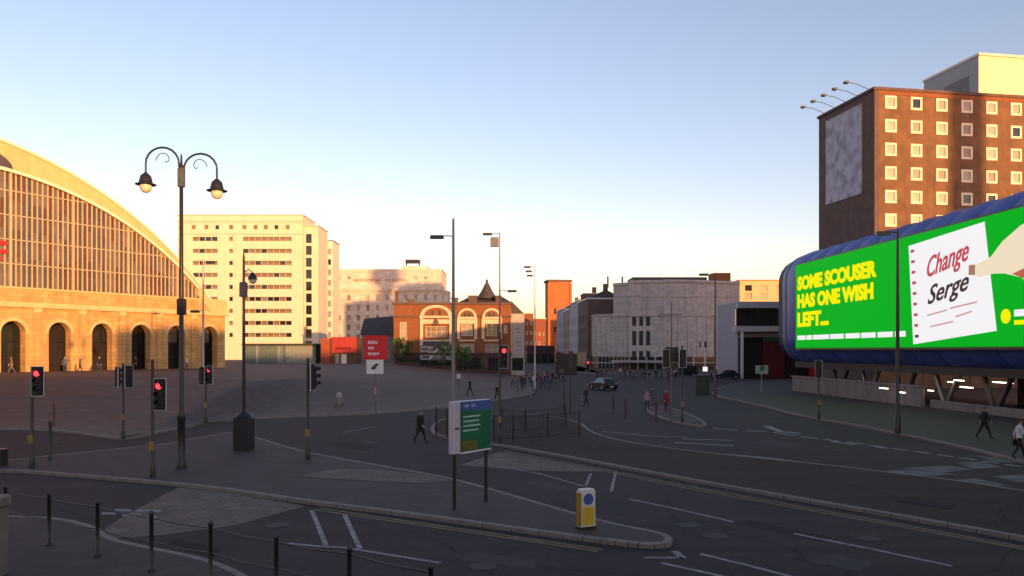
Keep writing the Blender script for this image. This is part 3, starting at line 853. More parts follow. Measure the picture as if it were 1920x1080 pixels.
# far end of the street
def terrace(name, label, x0, x1, y_top, Z, wm, n, zs, D=10, fm=CREAMF, rz=0.0):
    X = PX(x0,Z); W = PX(x1,Z)-X
    return block(name, label, (X, Z, 0), rz, W, D, PZ(y_top,Z), rows(W*.5/n, W*(1-.5/n), n, zs, W/n*.45, 1.5), wm, fm, parapet=.3)
terrace('far_terrace', 'low orange brick terrace at the far end of the street', 976, 1000, 588, 330, BRICKO, 3, [4,8,12,16], 12)
terrace('far_terrace', 'dark red brick house between the far terrace and the brick tower', 1000.3, 1024, 598, 345, mat('brick_red', (.26,.08,.05), .85, var=.2), 3, [4,8,12], 12)
rt = thing('brick_tower', 'tall plain orange brick tower at the end of the street', 'tower', (PX(1029,352), 352, 0), R(8))
Wt = PX(1071,352)-PX(1029,352); Ht = PZ(528,352)
hs = [(Wt*.28, z, .9, 2.6) for z in (14,22)] + [(Wt*.75, z, .9, 2.6) for z in (14,22)]
BRT = mat('brick_tower', (.40,.14,.05), .85, var=.2, scale=.4, streak=.3)
MB().grid(Wt, -1, Ht, hs, .5).shell(Wt, 9, -1, Ht).build('wall', BRT, rt)
for h in hs: window(rt, *h, .35, BRICKP, GLASS, .06, 0, 1)
for x in (0, Wt): MB().box(x-.5, x+.5, -.35, -.005, -1, Ht-.6).build('buttress', BRT, rt)
MB().box(-.6, Wt+.6, -.5, 9.5, Ht+.003, Ht+.9).build('parapet', BRICKP, rt)
sh = thing('dark_arcade', 'dark single storey shop row crossing the far end of the street', 'shop', (PX(988,300), 300, 0))
W = PX(1040,300)-PX(988,300)
MB().box(0, W, 0, 8, -1, PZ(648,300)).build('wall', mat('purple_brown', (.07,.045,.05), .8, var=.3), sh)  # dark wall colour carries the shaded base of the street end
for i in range(4): MB().box(W*(i+.15)/4, W*(i+.85)/4, -.1, -.004, .3, 3.4).build('shop_window', GLASS, sh)

# terrace flanking the street on its right, seen along its length
a = Vector((PX(1102,218), 218)); bb = Vector((PX(1044,300), 300))
L = (bb-a).length
rz = math.atan2(a.y-bb.y, a.x-bb.x)
nb = 4
for i in range(nb):
    t0 = i/nb
    base = bb.lerp(a, t0)
    w = L/nb-.05
    Ht = 18.6+[0.6,-.6,.9,.2][i]
    lab = ['blue grey stucco house at the far end of the side terrace', 'grey brick house second from the far end of the side terrace',
           'pale blue stucco house second from the cinema in the side terrace', 'brown brick house with a chimney joined to the cinema'][i]
    wm_ = [mat('stucco_blue', (.30,.34,.40), .8, var=.12, streak=.2), mat('brick_grey', (.30,.24,.22), .85, var=.15, streak=.2), mat('stucco_pale', (.36,.40,.45), .8, var=.12, streak=.2), BRICKP][i]
    o = block('terrace_house', lab, (base.x, base.y, 0), rz, w, 10, Ht, rows(w*.18, w*.82, 4, [6.5,10.2,13.8], 1.3, 2.0), wm_, WHITE, [GLASS, BLIND2], parapet=.35)
    r_ = MB(); r_.add([(0,.6,Ht+.36),(w,.6,Ht+.36),(w,9.6,Ht+.36),(0,9.6,Ht+.36),(0,5,Ht+2.6),(w,5,Ht+2.6)], [(0,1,5,4),(2,3,4,5),(1,2,5),(3,0,4)]); r_.build('roof', SLATE, o)
    MB().box(w-1.5, w-.3, 4.4, 5.6, Ht+1.5, Ht+4.2).build('chimney', BRICKP, o)
    MB().box(.4, w-.4, -.2, -.005, 0, 4.2).build('shopfront', [mat('shop_dark', (.03,.025,.03), .5), RED, mat('shop_grey', (.12,.11,.12), .5), mat('shop_dark', (.03,.025,.03), .5)][i], o)

# cinema: stone fronted, bowed round its corner
cn = thing('cinema', 'large grey stone cinema with a bowed front, three tiers of slim windows and a canopy', 'cinema', (0,0,0))
plan = [Vector((PX(1103,222),222)), Vector((PX(1122,210),210)), Vector((PX(1150,203),203)), Vector((PX(1180,200),200)), Vector((PX(1245,198.5),198.5)), Vector((PX(1300,199.5),199.5)), Vector((PX(1387,204),204))]
segs = list(zip(plan, plan[1:]))
tops = [591, 589, 530, 525, 524, 526]
for k, (a, bb) in enumerate(segs):
    d = bb-a; W = d.length; rz = math.atan2(d.y, d.x)
    Zm = (a.y+bb.y)/2
    H = PZ(tops[k], Zm)
    hol = []
    if k == 3:
        for i in range(3):
            x = W*(.10+.20*i) + .35
            hol += [(x, PZ(602.5,Zm), 1.0, 2.3), (x, PZ(634,Zm), 1.0, 3.6), (x, PZ(664,Zm), 1.0, 1.5)]
    if k == 5:
        hol += [(1.8, PZ(646,Zm), .8, 1.5), (3.6, PZ(646,Zm), .8, 1.5)]
    M = Matrix.Translation((a.x,a.y,0)) @ Matrix.Rotation(rz,4,'Z')
    b = MB(); b.M = M
    b.grid(W, -1, H, hol, .45).shell(W, 16, -1, H, 0, 0)
    b.build('front_wall', PORTG, cn)
    for h in hol: window(cn, *h, .3, IRON, mat('pane_dull', (.018,.016,.018), .45, var=.3), .07, 0, 2 if h[3] > 2 else 0, rz, (a.x,a.y,0))
    b = MB(); b.M = M
    b.box(-.02, W+.02, -.22, -.004, PZ(593,Zm), PZ(590.5,Zm))
    if k >= 2: b.box(-.02, W+.02, -.3, -.004, H-.7, H-.3); b.box(0, W, -.12, -.006, PZ(557,Zm), PZ(555.5,Zm))
    b.box(-.02, W+.02, -.16, -.005, PZ(681,Zm), PZ(679,Zm)); b.build('string_course', PORTG, cn)
    npil = {0:2,1:3,2:3,3:2,4:3,5:5}[k]
    for i in range(npil):
        if k == 3 and i == 0: x = W*.02+.1
        elif k == 3: x = W*.70
        else: x = W*(i+.5)/npil
        b = MB(); b.M = M; b.box(x-.28, x+.28, -.14, -.004, 3.4, min(H-.8, PZ(594,Zm))); b.build('pilaster', PORTG, cn)
    b = MB(); b.M = M
    for i in range(4): b.box(W*(i+.1)/4, W*(i+.9)/4, -.08, -.005, 0, 3.2)
    b.build('shopfront', GLASS if k % 2 else mat('shop_brown2', (.07,.035,.025), .5, var=.4), cn)
a, bb = plan[2], plan[4]
d = bb-a; M = Matrix.Translation((a.x,a.y,0)) @ Matrix.Rotation(math.atan2(d.y,d.x),4,'Z')
b = MB(); b.M = M; b.box(.3, d.length-.2, -3.6, -1.2, 1.75, 2.35); b.build('canopy', mat('canopy_grey', (.38,.35,.33), .6), cn)
M = Matrix.Translation((plan[3].x,plan[3].y,0)) @ Matrix.Rotation(math.atan2(plan[4].y-plan[3].y, plan[4].x-plan[3].x),4,'Z')
b = MB(); b.M = M
for x in (.2, 4.6, 8.2): b.box(x, x+.5, -.2, -.006, PZ(580,200), PZ(562,200))
b.box(-.4, 3.4, -.22, -.006, PZ(555,200), PZ(551,200)); b.build('carved_relief', PORTG, cn)
b = MB(); b.box(PX(1184,207), PX(1322,207), 205, 214, PZ(528,205), PZ(521,207)); b.build('roof', SLATE, cn)
b = MB(); b.box(PX(1335,212), PX(1366,212), 210, 216, PZ(532,210), PZ(513,212)); b.build('plant_room', BRICKO, cn)
b = MB()
for x in (1139,1166): b.box(PX(x,214)-.2, PX(x,214)+.2, 213, 213.4, PZ(540,214), PZ(519,214))
b.build('flagpole', IRON, cn)
block('brick_annex', 'brown brick building with a stepped roof behind the left end of the cinema', (PX(1094,236),236,0), 0, PX(1141,236)-PX(1094,236), 10, PZ(551,236), rows(1.2, 6, 3, [PZ(566,236)], 1.0, 1.4), BRICKP, CREAMF)

# market hall behind the raised pod
Zk = 138.0
kx = PX(1384,Zk)
mk = thing('market_hall', 'market hall with a black glazed strip above a white band and red shopfronts', 'market hall', (kx, Zk, 0))
Wk = 30
k_ = lambda y: PZ(y,Zk)
MB().box(0, Wk, .5, 14, -1, k_(565)).build('wall', mat('lavender_cladding', (.34,.32,.38), .7, var=.12), mk)
MB().box(-.3, Wk, -1.2, .498, k_(578), k_(567)).build('roof_edge', mat('lavender_edge', (.40,.38,.46), .6), mk)
for i in range(10): MB().box(-.4+3*i, -.4+3*i+2.9, -.2, .497, k_(610), k_(580)).build('glazing_panel', GLASS, mk)
MB().box(-.9, Wk, -1.6, .496, k_(622), k_(612)).build('white_band', mat('white_cladding', (.52,.48,.48), .6, var=.1), mk)
for i in range(5):
    MB().box(.2+4*i, .2+4*i+3.8, -.1, .49, 0, k_(640)).build('shopfront', [DARK, mat('shop_red', (.12,.015,.02), .5), DARK, RED, DARK][i], mk)
    MB().box(.2+4*i, .2+4*i+3.8, -.3, .491, k_(640)+.01, k_(632)).build('shop_fascia', [DARK, mat('shop_green', (.02,.10,.04), .5), RED, DARK, TEAL][i], mk)
b = MB()
b.box(.1, .5, -1.5, -1.1, -.2, k_(622)); b.build('column', WHITE, mk)
Zy = 258.0
block('lit_block', 'cream block with square windows behind the market hall roof', (PX(1386,Zy), Zy, 0), 0, 26, 14, PZ(526,Zy), rows(3,23,5,[PZ(540,Zy), PZ(555,Zy)],2.2,1.9), mat('warm_render', (.62,.44,.24), .8, var=.12), BRICKO, [BLIND2, GLASS])

# brown brick hotel above the pod
hx = PX(1640,97.0)
HR = math.atan2(.165,.986)
ht = thing('tower_hotel', 'brown brick tower with rows of square cream framed windows and a poster wall', 'hotel', (hx, 97.0, 0), HR)
Wht, Hht = 78.0, 36.4
wx = [2.14+3.46*i for i in range(21)]
wz = [35.0-2.87*i for i in range(11)]
hol = [(x, z, 1.56, 1.6) for z in wz for x in wx]
MB().grid(Wht, -1, Hht, hol, .2).shell(Wht, 12.4, -1, Hht).build('wall', BRICKB, ht)
for h in hol:
    f = window(ht, h[0], h[1], 1.56, 1.6, -.05, CREAMF, random.choices([BLIND, BLIND2, GLASS, mat('pane_olive', (.26,.26,.18), .3, var=.2, spec=.6)], [4,3,1,3])[0], .27, 0, 0, t=.2)
MB().box(-.03, .0-.003, .0, 12.4, -1, Hht-.01).build('side_wall', BRICKP, ht)
MB().box(-.06, .55, -.06, -.004, -1, Hht).build('corner_pier', BRICKP, ht)
b = MB(); b.box(-.2, Wht+.2, -.18, 12.6, Hht+.003, Hht+.35); b.build('parapet', BRICKP, ht)
MB().box(0, Wht, -.04, -.0035, Hht-.5, Hht-.003).build('brick_band', BRICKO, ht)
POST = bpy.data.materials.new('poster_print'); POST.use_nodes = True
n, l = POST.node_tree.nodes, POST.node_tree.links
tc = n.new('ShaderNodeTexCoord'); vo = n.new('ShaderNodeTexNoise'); vo.inputs['Scale'].default_value = .7; vo.inputs['Detail'].default_value = 5; vo.inputs['Distortion'].default_value = .25
cr = n.new('ShaderNodeValToRGB'); cr.color_ramp.elements[0].color = (.27,.26,.33,1); cr.color_ramp.elements[1].color = (.46,.46,.56,1)
cr.color_ramp.elements[0].position = .36; cr.color_ramp.elements[1].position = .58
l.new(tc.outputs['Object'], vo.inputs['Vector']); l.new(vo.outputs[0], cr.inputs[0]); l.new(cr.outputs[0], n['Principled BSDF'].inputs['Base Color'])
n['Principled BSDF'].inputs['Roughness'].default_value = .7
MB().box(-.16, -.032, 2.46, 10.5, 24.3, 35.5).build('poster', POST, ht)
for i in range(5):
    y = 1.2+2.5*i
    b = MB(); b.tube([(.3,y,Hht+.35),(-1.6,y,Hht+1.0),(-2.9,y,Hht+1.15)], .04, 6); b.box(-3.25,-2.75,y-.3,y+.3,Hht+1.0,Hht+1.25)
    b.build('floodlight', IRON, ht)
pe = MB(); px0 = 15.4
pe.box(px0, Wht-4, 1.4, 11.6, Hht+.352, 42.0); pe.build('penthouse', mat('cream_panel', (.78,.68,.44), .6, var=.06), ht)
b = MB(); b.box(px0-.1, px0-.003, 1.4, 11.6, Hht+.352, 42.0); b.build('penthouse_side', mat('grey_panel', (.34,.34,.36), .6, var=.12), ht)  # side greyed for shade, front coloured bright and warm as sunlit
MB().box(px0-.2, Wht-3.8, 1.2, 11.8, 42.003, 42.3).build('penthouse_roof', CREAMF, ht)
MB().box(px0-.13, px0-.101, 3, 7.5, Hht+.8, 40).build('vent_panel', mat('vent_grey', (.18,.16,.18), .6), ht)

# ------------------------------------------------------------------ raised blue pod with the bright advertising screen
PT = math.atan2(-.9986, .053)
pod = thing('raised_pod', 'long blue padded pod building raised on columns above the pavement', 'building', (31.8, 88.8, 0), PT)
U0, U1, D0, D1, PB, PTOP, RR = -7.6, 62.0, 0.0, 14.0, 3.1, 16.0, 3.2
def section(ins, u, bulge=0.0, skew=0.0, n=7):
    """rounded rectangle of the pod's cross-section, shrunk by ins"""
    r = max(RR-ins, .15); out = []
    for cy, cz, t0 in ((D1-RR, PB+1.2+ (RR-1.2), -90), (D1-RR, PTOP-RR, 0), (D0+RR, PTOP-RR, 90), (D0+RR, PB+RR, 180)):
        for i in range(n):
            t = R(t0+90*i/(n-1))
            rr = r+bulge
            y, z = cy+rr*math.cos(t), cz+rr*math.sin(t)
            out.append((u + skew*max(0, (z-9)/7), y, z))
    return out
NU = 18
ue = [U0+4.0+(U1-U0-4.0)*i/NU for i in range(NU+1)]
for i in range(NU):
    b = MB(); st = []
    for k in range(7):
        t = k/6
        st.append(section(0, lerp(ue[i]+.03, ue[i+1]-.03, t), .16*math.sin(math.pi*t)-.05, 1.6 if 0 < i else 1.6*t))
    m_ = len(st[0])
    b.add([p for s_ in st for p in s_], [(a*m_+c, a*m_+(c+1)%m_, (a+1)*m_+(c+1)%m_, (a+1)*m_+c) for a in range(6) for c in range(m_)], True)
    b.build('cladding_panel', PODB, pod)
b = MB(); st = []
for k in range(9):
    t = math.pi/2*k/8
    ins = 4.0*(1-math.sin(t))*.75
    st.append(section(ins, U0+4.0-4.0*math.cos(t)))
m_ = len(st[0])
b.add([p for s_ in st for p in s_], [(a*m_+c, a*m_+(c+1)%m_, (a+1)*m_+(c+1)%m_, (a+1)*m_+c) for a in range(8) for c in range(m_)], True)
b.add(st[0], [tuple(range(m_))])
b.build('nose', mat('pod_blue_grey', (.10,.13,.27), .5, var=.25, scale=.5), pod)  # greyer blue paints in the shading of the curved nose
core = section(.35, U0+1); core2 = section(.35, U1-.2)
b = MB(); m_ = len(core)
b.add(core+core2, [(c, (c+1)%m_, m_+(c+1)%m_, m_+c) for c in range(m_)]+[tuple(range(m_, 2*m_))]); b.build('inner_shell', mat('pod_dark', (.012,.02,.07), .6), pod)
MB().box(U0+3, U1, 1.5, D1-1, PB-.25, PB+.4).build('soffit', mat('soffit_brown', (.07,.05,.045), .8, var=.2), pod)
for i in range(9):
    u = 3+6.4*i
    for s_ in (-1, 1):
        b = MB(); b.tube([(u,3.2,-.1),(u+s_*1.7,3.4,PB-.1)], [.16,.22], 8); b.build('column', STEEL if i % 2 else mat('dark_steel', (.10,.09,.09), .5, metal=.4), pod)
MB().box(20, U1, 11, 11.4, -.1, PB).build('back_wall', mat('undercroft_red', (.07,.03,.028), .8, var=.4), pod)
# the screen
sc_ = thing('advertising_screen', 'bright green advertising screen with yellow slogan, notepad and a hand', 'screen', (31.8, 88.8, 0), PT)
def em(nm, c, s=1.0):
    m = mat('screen_'+nm, tuple(q*.03 for q in c), .6, var=.0, spec=.05, emis=c, estr=s*EX)
    return m
EG, EY, EW, EP, ER, EK, EF, EF2 = em('green',(.0,.40,.012),1.05), em('yellow',(.92,.86,.0),1.0), em('white',(.95,.93,.95),.95), em('pink',(.90,.45,.5),.7), em('red',(.75,.10,.14),.7), em('ink',(.10,.05,.06),.6), em('flesh',(.95,.80,.58),.9), em('flesh_red',(.62,.16,.08),.8)
YS = -.26
MB().box(-.25, 54, YS+.002, .1, 4.85, 14.35).build('screen_frame', IRON, sc_)
MB().box(0, 53.8, YS-.05, YS, 5.05, 14.2).build('display', EG, sc_)
yl = YS-.07
lettering('SOME SCOUSER', EY, sc_, .55, 17.7, 11.35, 12.9, yl, .055)
lettering('HAS ONE WISH', EY, sc_, .55, 17.1, 9.4, 10.95, yl, .055)
lettering('LEFT...', EY, sc_, .55, 8.2, 7.35, 8.95, yl, .055)
for u0, u1 in ((.55,2.6),(2.9,4.2),(4.5,8.2),(8.5,11.4),(11.8,14.6),(14.9,17.5),(17.9,20.4),(20.8,22.4)):
    MB().box(u0, u1, yl-.02, YS-.052, 5.95, 6.42).build('small_print', EW, sc_)
b = MB(); b.xz([(23.6,5.3),(33.9,6.15),(32.6,13.85),(22.9,13.4)], yl-.01, YS-.052); b.build('notepad', EW, sc_)
for i in range(9):
    u, z = lerp(24.05,23.4,i/8), lerp(5.95,12.9,i/8)
    b = MB(); b.box(u-.14, u+.34, yl-.05, yl-.012, z-.12, z+.12); b.build('notepad_ring', ER if i else EK, sc_)
for k, (s_, u0, u1, z0, z1, m_) in enumerate((('Change',25.6,30.9,10.4,12.5,ER),('Serge',25.7,30.9,8.3,10.2,EK))):
    o = lettering(s_, m_, sc_, u0, u1, z0, z1, yl-.03, .012, .35, 'handwriting')
    for v_ in o.data.vertices: v_.co.z += (v_.co.x-28)*.16
for u0, u1, z, m_ in ((25.6,28.2,7.5,EP),(28.6,31.8,7.9,EP),(26,29,6.6,EP),(29.3,31.2,7.25,EP)):
    b = MB(); b.xz([(u0,z),(u1,z+.3),(u1,z+.42),(u0,z+.12)], yl-.03, yl-.012); b.build('notepad_scribble', m_, sc_)
hand = [(31.1,10.35),(32.0,10.0),(33.6,10.1),(34.8,10.0),(36.4,9.6),(37.4,9.0),(39,8.6),(42,8.3),(47,8.2),(47,13.9),(42,13.8),(38.5,13.4),(36.4,13.0),(34.6,12.2),(33.4,11.3),(32.0,10.95),(31.1,10.85)]
b = MB(); b.xz(hand, yl-.06, yl-.02); b.build('hand_picture', EF, sc_)
b = MB(); b.xz([(30.95,10.25),(31.65,10.2),(31.65,10.95),(31.0,10.95)], yl-.09, yl-.062); b.build('hand_nail', mat('screen_brown', (.05,.03,.02), .4, emis=(.16,.07,.04), estr=.7), sc_)
b = MB(); b.xz([(35.6,9.9),(37.5,9.2),(38.5,9.3),(37.0,10.2)], yl-.09, yl-.062); b.build('hand_shadow', EF2, sc_)  # reddish lower thumb of the pictured hand
b = MB(); b.lathe([(.5,0),(.5,.02)], 14); b.build('logo_disc', EY, sc_, (34.9, yl-.03, 7.1), (R(90),0,0))
MB().box(35.7, 40, yl-.02, YS-.052, 7.05, 7.5).build('logo_bar', EW, sc_)
MB().box(35.7, 38, yl-.02, YS-.052, 6.5, 6.8).build('logo_bar', EY, sc_)
# low concrete wall under the pod and lamps in the undercroft
lw = thing('concrete_wall', 'low pale concrete retaining wall below the nose of the pod', 'wall', (31.8, 88.8, 0), PT)
MB().bbox(-4, 22.5, .9, 1.3, -.1, 1.75, .04).build('wall', mat('wall_concrete', (.22,.18,.165), .85, var=.18, bump=.3, streak=.25), lw)
MB().box(-4.1, 22.6, .8, 1.4, 1.753, 1.88).build('coping', mat('wall_coping', (.26,.22,.20), .8, var=.15), lw)
pw = thing('parapet_rail', 'long low pale parapet along the open undercroft', 'wall', (31.8, 88.8, 0), PT)
MB().bbox(23, 58, 1.4, 1.7, -.1, .75, .03).build('wall', mat('wall_concrete', (.22,.18,.165), .85), pw)
for k, (x, y, Zq, w) in enumerate(((1629,692,84,1.4),(1657,734,70,1.3),(1692,742,63,.7),(1722,724,68,1.7),(1745,733,66,.7),(1783,716,66,.8),(1798,713,64,1.2),(1812,726,62,1.5),(1880,717,60,2.2),(1917,700,58,.6))):
    z = max(PZ(y,Zq), 1.5)
    o = thing('strip_light', ['strip light nearest the nose of the pod','strip light hung above the concrete wall end','short strip light beside the tall camera pole','strip light over the first open bay of the undercroft','small lamp deep in the first open bay','short strip light left of the pair in the middle bay','strip light right of the pair in the middle bay','dim lower strip light in the middle bay','longest bright strip light in the undercroft','last small lamp of the undercroft towards the city'][k], 'lamp', (PX(x,Zq), Zq, 0), PT)
    MB().box(-w/2, w/2, -.06, .06, z-.05, z+.03).build('tube', STRIP, o)
    MB().box(-w/2-.05, w/2+.05, -.09, .09, z+.032, z+.1).build('housing', IRON, o)
    for s_ in (-1,1): MB().tube([(s_*w*.35,0,z+.1),(s_*w*.35,0,PB-.2)], .015, 5).build('hanger', IRON, o)

# ------------------------------------------------------------------ street furniture
def signal(name, label, x, y, H, heads, loc=None, base_z=0.12):
    """heads: list of (height of centre, side offset, facing angle, lit lens or None)"""
    g = G(x, y, base_z) if loc is None else loc
    o = thing(name, label, 'traffic light', (g.x, g.y, base_z))
    b = MB(); b.lathe([(.11,0),(.11,.35),(.065,.45),(.06,H)], 10); b.build('pole', IRON, o)
    MB().bbox(-.09, .09, -.17, -.06, 1.0, 1.3, .02).build('push_button_box', mat('button_yellow', (.30,.17,.03), .5), o)
    for zc, dx, a, lit in heads:
        M = Matrix.Translation((dx*math.cos(0), 0, zc)) @ Matrix.Rotation(a,4,'Z')
        h = MB(); h.M = M
        h.bbox(-.17,.17,-.12,.12,-.52,.52,.04)
        h.M = Matrix.Identity(4); h.tube([(0,0,zc-.3),(dx,0,zc-.3)], .025, 6); h.tube([(0,0,zc+.3),(dx,0,zc+.3)], .025, 6)
        ho = h.build('signal_head', BLACKP, o)
        bk = MB(); bk.M = M; bk.box(-.215,.215,-.02,.01,-.58,.58); bk.build('backing_board', BLACKP, ho)
        rim = MB(); rim.M = M
        for x0,x1,z0,z1 in ((-.232,-.216,-.598,.598),(.216,.232,-.598,.598),(-.216,.216,.582,.598),(-.216,.216,-.598,-.582)): rim.box(x0,x1,-.022,.012,z0,z1)
        rim.build('white_border', WHITE, ho)
        for i, (dz, m_) in enumerate(((.31,LRED),(0,LAMB),(-.31,LGRN))):
            l_ = MB(); l_.M = M @ Matrix.Translation((0,-.121,dz)) @ Matrix.Rotation(R(90),4,'X')
            l_.lathe([(.115,0),(.10,.012),(.05,.022)], 14); l_.build('lens', LREDON if lit == i else m_, ho)
            v_ = MB(); v_.M = M @ Matrix.Translation((0,-.12,dz)) @ Matrix.Rotation(R(90),4,'X')
            n_ = 10; pts = []
            for k in range(n_+1):
                t = R(-20+220*k/n_); c_, s__ = math.cos(t)*.125, math.sin(t)*.125
                pts += [(c_,s__,0),(c_,s__,.22 if k not in (0,n_) else .1)]
            v_.add(pts, [(2*k,2*k+2,2*k+3,2*k+1) for k in range(n_)]); v_.build('visor', BLACKP, ho)
    return o
signal('traffic_light', 'black traffic light with a dim red lens beside a slim bare post', 60, 877, 4.05, [(3.45,.22,R(15),0)])
signal('traffic_light', 'traffic light with two heads turned away from each other on the plaza kerb', 231, 823, 4.0, [(3.3,-.30,R(120),None),(3.3,.30,R(-120),None)])
signal('traffic_light', 'traffic light showing a bright red lens beside the twin lantern lamp', 286, 894, 4.35, [(3.05,.27,R(4),0)])
signal('traffic_light', 'traffic light with back to back heads, one red, in front of the plaza', 386, 793, 3.6, [(3.05,-.26,R(150),None),(3.1,.26,R(-18),0)], base_z=.12)
signal('traffic_light', 'traffic light with its head seen from the side near the lamp with a box base', 577, 861, 4.35, [(3.55,.20,R(82),None)])
signal('traffic_light', 'traffic light glowing red behind the guard railings in front of the pub', 937, 829, 5.6, [(4.35,.2,R(8),0)])
signal('traffic_light', 'traffic light with two dark heads on the small island before the cinema', 1279, 791, 5.0, [(4.15,-1.05,R(178),None),(4.15,.05,R(175),None)])
signal('traffic_light', 'black traffic light at the kerb in front of the concrete wall', 1535, 786, 4.1, [(3.4,.0,R(150),None)])
signal('traffic_light', 'distant traffic light glowing red in the street beside the dark sign', 1102, 742, 3.9, [(3.2,0,0,0)], base_z=0.0)

# twin lantern lamp
g = G(340, 877, .12)
tl = thing('street_lamp', 'tall black lamp post with two swan neck arms and bell lanterns', 'street lamp', (g.x, g.y, .12))
b = MB(); b.lathe([(.20,0),(.20,.25),(.15,.32),(.14,1.9),(.17,1.95),(.17,2.1),(.10,2.25),(.085,6.5),(.07,11.6),(.11,11.65),(.11,12.0),(.05,12.1),(.03,12.5)], 14); b.build('post', IRON, tl)
MB().bbox(-.15,.17,-.14,.14,6.1,6.75,.04).build('control_box', BLACKP, tl)
MB().bbox(-.12,.12,-.12,.12,11.2,11.95,.03).build('bracket_box', mat('green_bronze', (.07,.09,.075), .5), tl)
for s_, zt in ((-1,12.5),(1,12.25)):
    path = [(0,0,zt-1.2)]
    rA = .66
    for k in range(11):
        t = math.pi*(1-k/10)
        path.append((s_*(.10+rA+rA*math.cos(t)), 0, zt-.35 + rA*.95*math.sin(t)))
    path.append((s_*(.10+2*rA), 0, zt-.75))
    arm = MB().tube(path, .042, 8).build('arm', IRON, tl)
    sc = MB()
    sp = [(s_*(.2+.75*(1-k/16)*math.cos(k/16*5)*.5+.45), 0, zt-.25+.42*(1-k/16)*math.sin(k/16*5)) for k in range(17)]
    sc.tube(sp, .018, 5).build('scroll', IRON, arm)
    lx_ = s_*(.10+2*rA); z0 = zt-.72
    lt = MB(); lt.lathe([(.05,.0),(.10,-.05),(.20,-.14),(.25,-.34),(.26,-.42),(.40,-.47),(.40,-.50),(.24,-.51)], 16, (lx_,0,z0)); lt = lt.build('lantern_hood', IRON, tl)
    gl = MB(); gl.lathe([(.225,-.512),(.23,-.60),(.19,-.72),(.10,-.80),(.02,-.82)], 14, (lx_,0,z0)); gl.build('lantern_bowl', LAMPG, lt)

# lamp with a box base
g = G(457, 843, .12)
bl = thing('street_lamp', 'slim dark lamp post standing in a tall black cast box base', 'street lamp', (g.x, g.y, .12))
MB().bbox(-.40,.40,-.40,.40,0,1.55,.06).lathe([(.42,1.55),(.34,1.68),(.16,1.75),(.12,1.9)], 14).build('box_base', IRON, bl)
for i in range(4): MB().box(-.30+.17*i, -.24+.17*i, -.42, -.401, .15, 1.35).build('base_rib', IRON, bl)
MB().lathe([(.09,1.9),(.085,3.2),(.06,9.0),(.02,9.35)], 10).build('post', IRON, bl)
MB().tube([(0,0,8.35),(.25,0,8.5),(.42,0,8.35)], .03, 6).build('arm', IRON, bl)
MB().lathe([(.03,8.36),(.13,8.28),(.22,8.08),(.23,8.02)], 12, (.42,0,0)).build('lantern_hood', IRON, bl)
MB().lathe([(.19,8.018),(.17,7.9),(.06,7.82)], 12, (.42,0,0)).build('lantern_bowl', LAMPG, bl)
MB().bbox(-.16,.16,-.2,.12,7.2,7.9,.04).build('camera_box', mat('violet_box', (.05,.04,.09), .5), bl)

def lamp(label, x, yb, ytop, heads, m=STEEL, base=None, r=.09, box=None, zg=.12):
    """heads: (row of the picture, length of arm, side)"""
    if base is None: g = G(x, yb, zg)
    else: g = Vector((PX(x, base), base))
    o = thing('street_lamp', label, 'street lamp', (g.x, g.y, zg))
    H = PZ(ytop, g.y)-zg
    MB().lathe([(r*1.7,0),(r*1.7,.9),(r*1.1,1.0),(r,H*.5),(r*.62,H)], 10).build('post', m, o)
    for yr, L_, s_ in heads:
        z = PZ(yr, g.y)-zg
        MB().tube([(0,0,z),(s_*L_*.5,0,z+.03),(s_*L_,0,z)], .035, 6).build('arm', m, o)
        MB().bbox(min(s_*L_*.75,s_*(L_+.65)), max(s_*L_*.75,s_*(L_+.65)), -.17,.17, z-.16, z+.06, .05).build('lamp_head', IRON, o)
    if box:
        z = PZ(box, g.y)-zg
        MB().bbox(-.9,.0-.1,-.25,.25,z-.45,z+.45,.05).build('camera_box', m, o)
    return o
LITP = mat('pale_post', (.42,.36,.30), .5, metal=.2)  # warm pale colour stands in for sunlight on the post
GREYP = mat('grey_post', (.17,.155,.15), .45, metal=.4)
lamp('pale slim lamp post with two heads in front of the station end', 381, 720, 486, [(491,.35,1),(583,.45,-1)], LITP, base=70, zg=rise(PX(381,70),70)-.02)
lamp('tall dark grey lamp post rising behind the two legged green sign', 850, 0, 410, [(443,.8,-1)], GREYP, base=50, r=.11, zg=0)
lamp('grey lamp post with upper and lower heads and a box behind the pub signal', 937, 0, 436, [(438,1.0,-1),(545,1.0,1)], GREYP, base=78, box=454, zg=rise(PX(937,78),78))
lamp('pale grey lamp post with stacked heads beside the brick tower', 1003, 0, 499, [(500,.7,-1),(508,.5,-1),(516,.35,-1)], STEEL, base=98, zg=0)
lamp('dark lamp post standing in front of the right half of the cinema', 1341, 748, 512, [(514,.9,-1)], mat('brown_post', (.07,.045,.04), .5))
lamp('tall black camera pole in front of the advertising screen', 1683, 812, 430, [(436,.55,-1)], IRON, r=.10)
g = G(1276, 792, .12)
mp_ = thing('sensor_mast', 'thin mast with a short crossbar on the small island before the cinema', 'mast', (g.x-.35, g.y+1.2, .12))
MB().lathe([(.07,0),(.05,7.9)], 8).build('post', GREYP, mp_)
MB().box(-.9,.7,-.04,.04,7.0,7.12).build('crossbar', GREYP, mp_)
MB().bbox(-.45,.45,-.15,.15,3.9,4.9,.05).build('sign_plate', IRON, mp_)

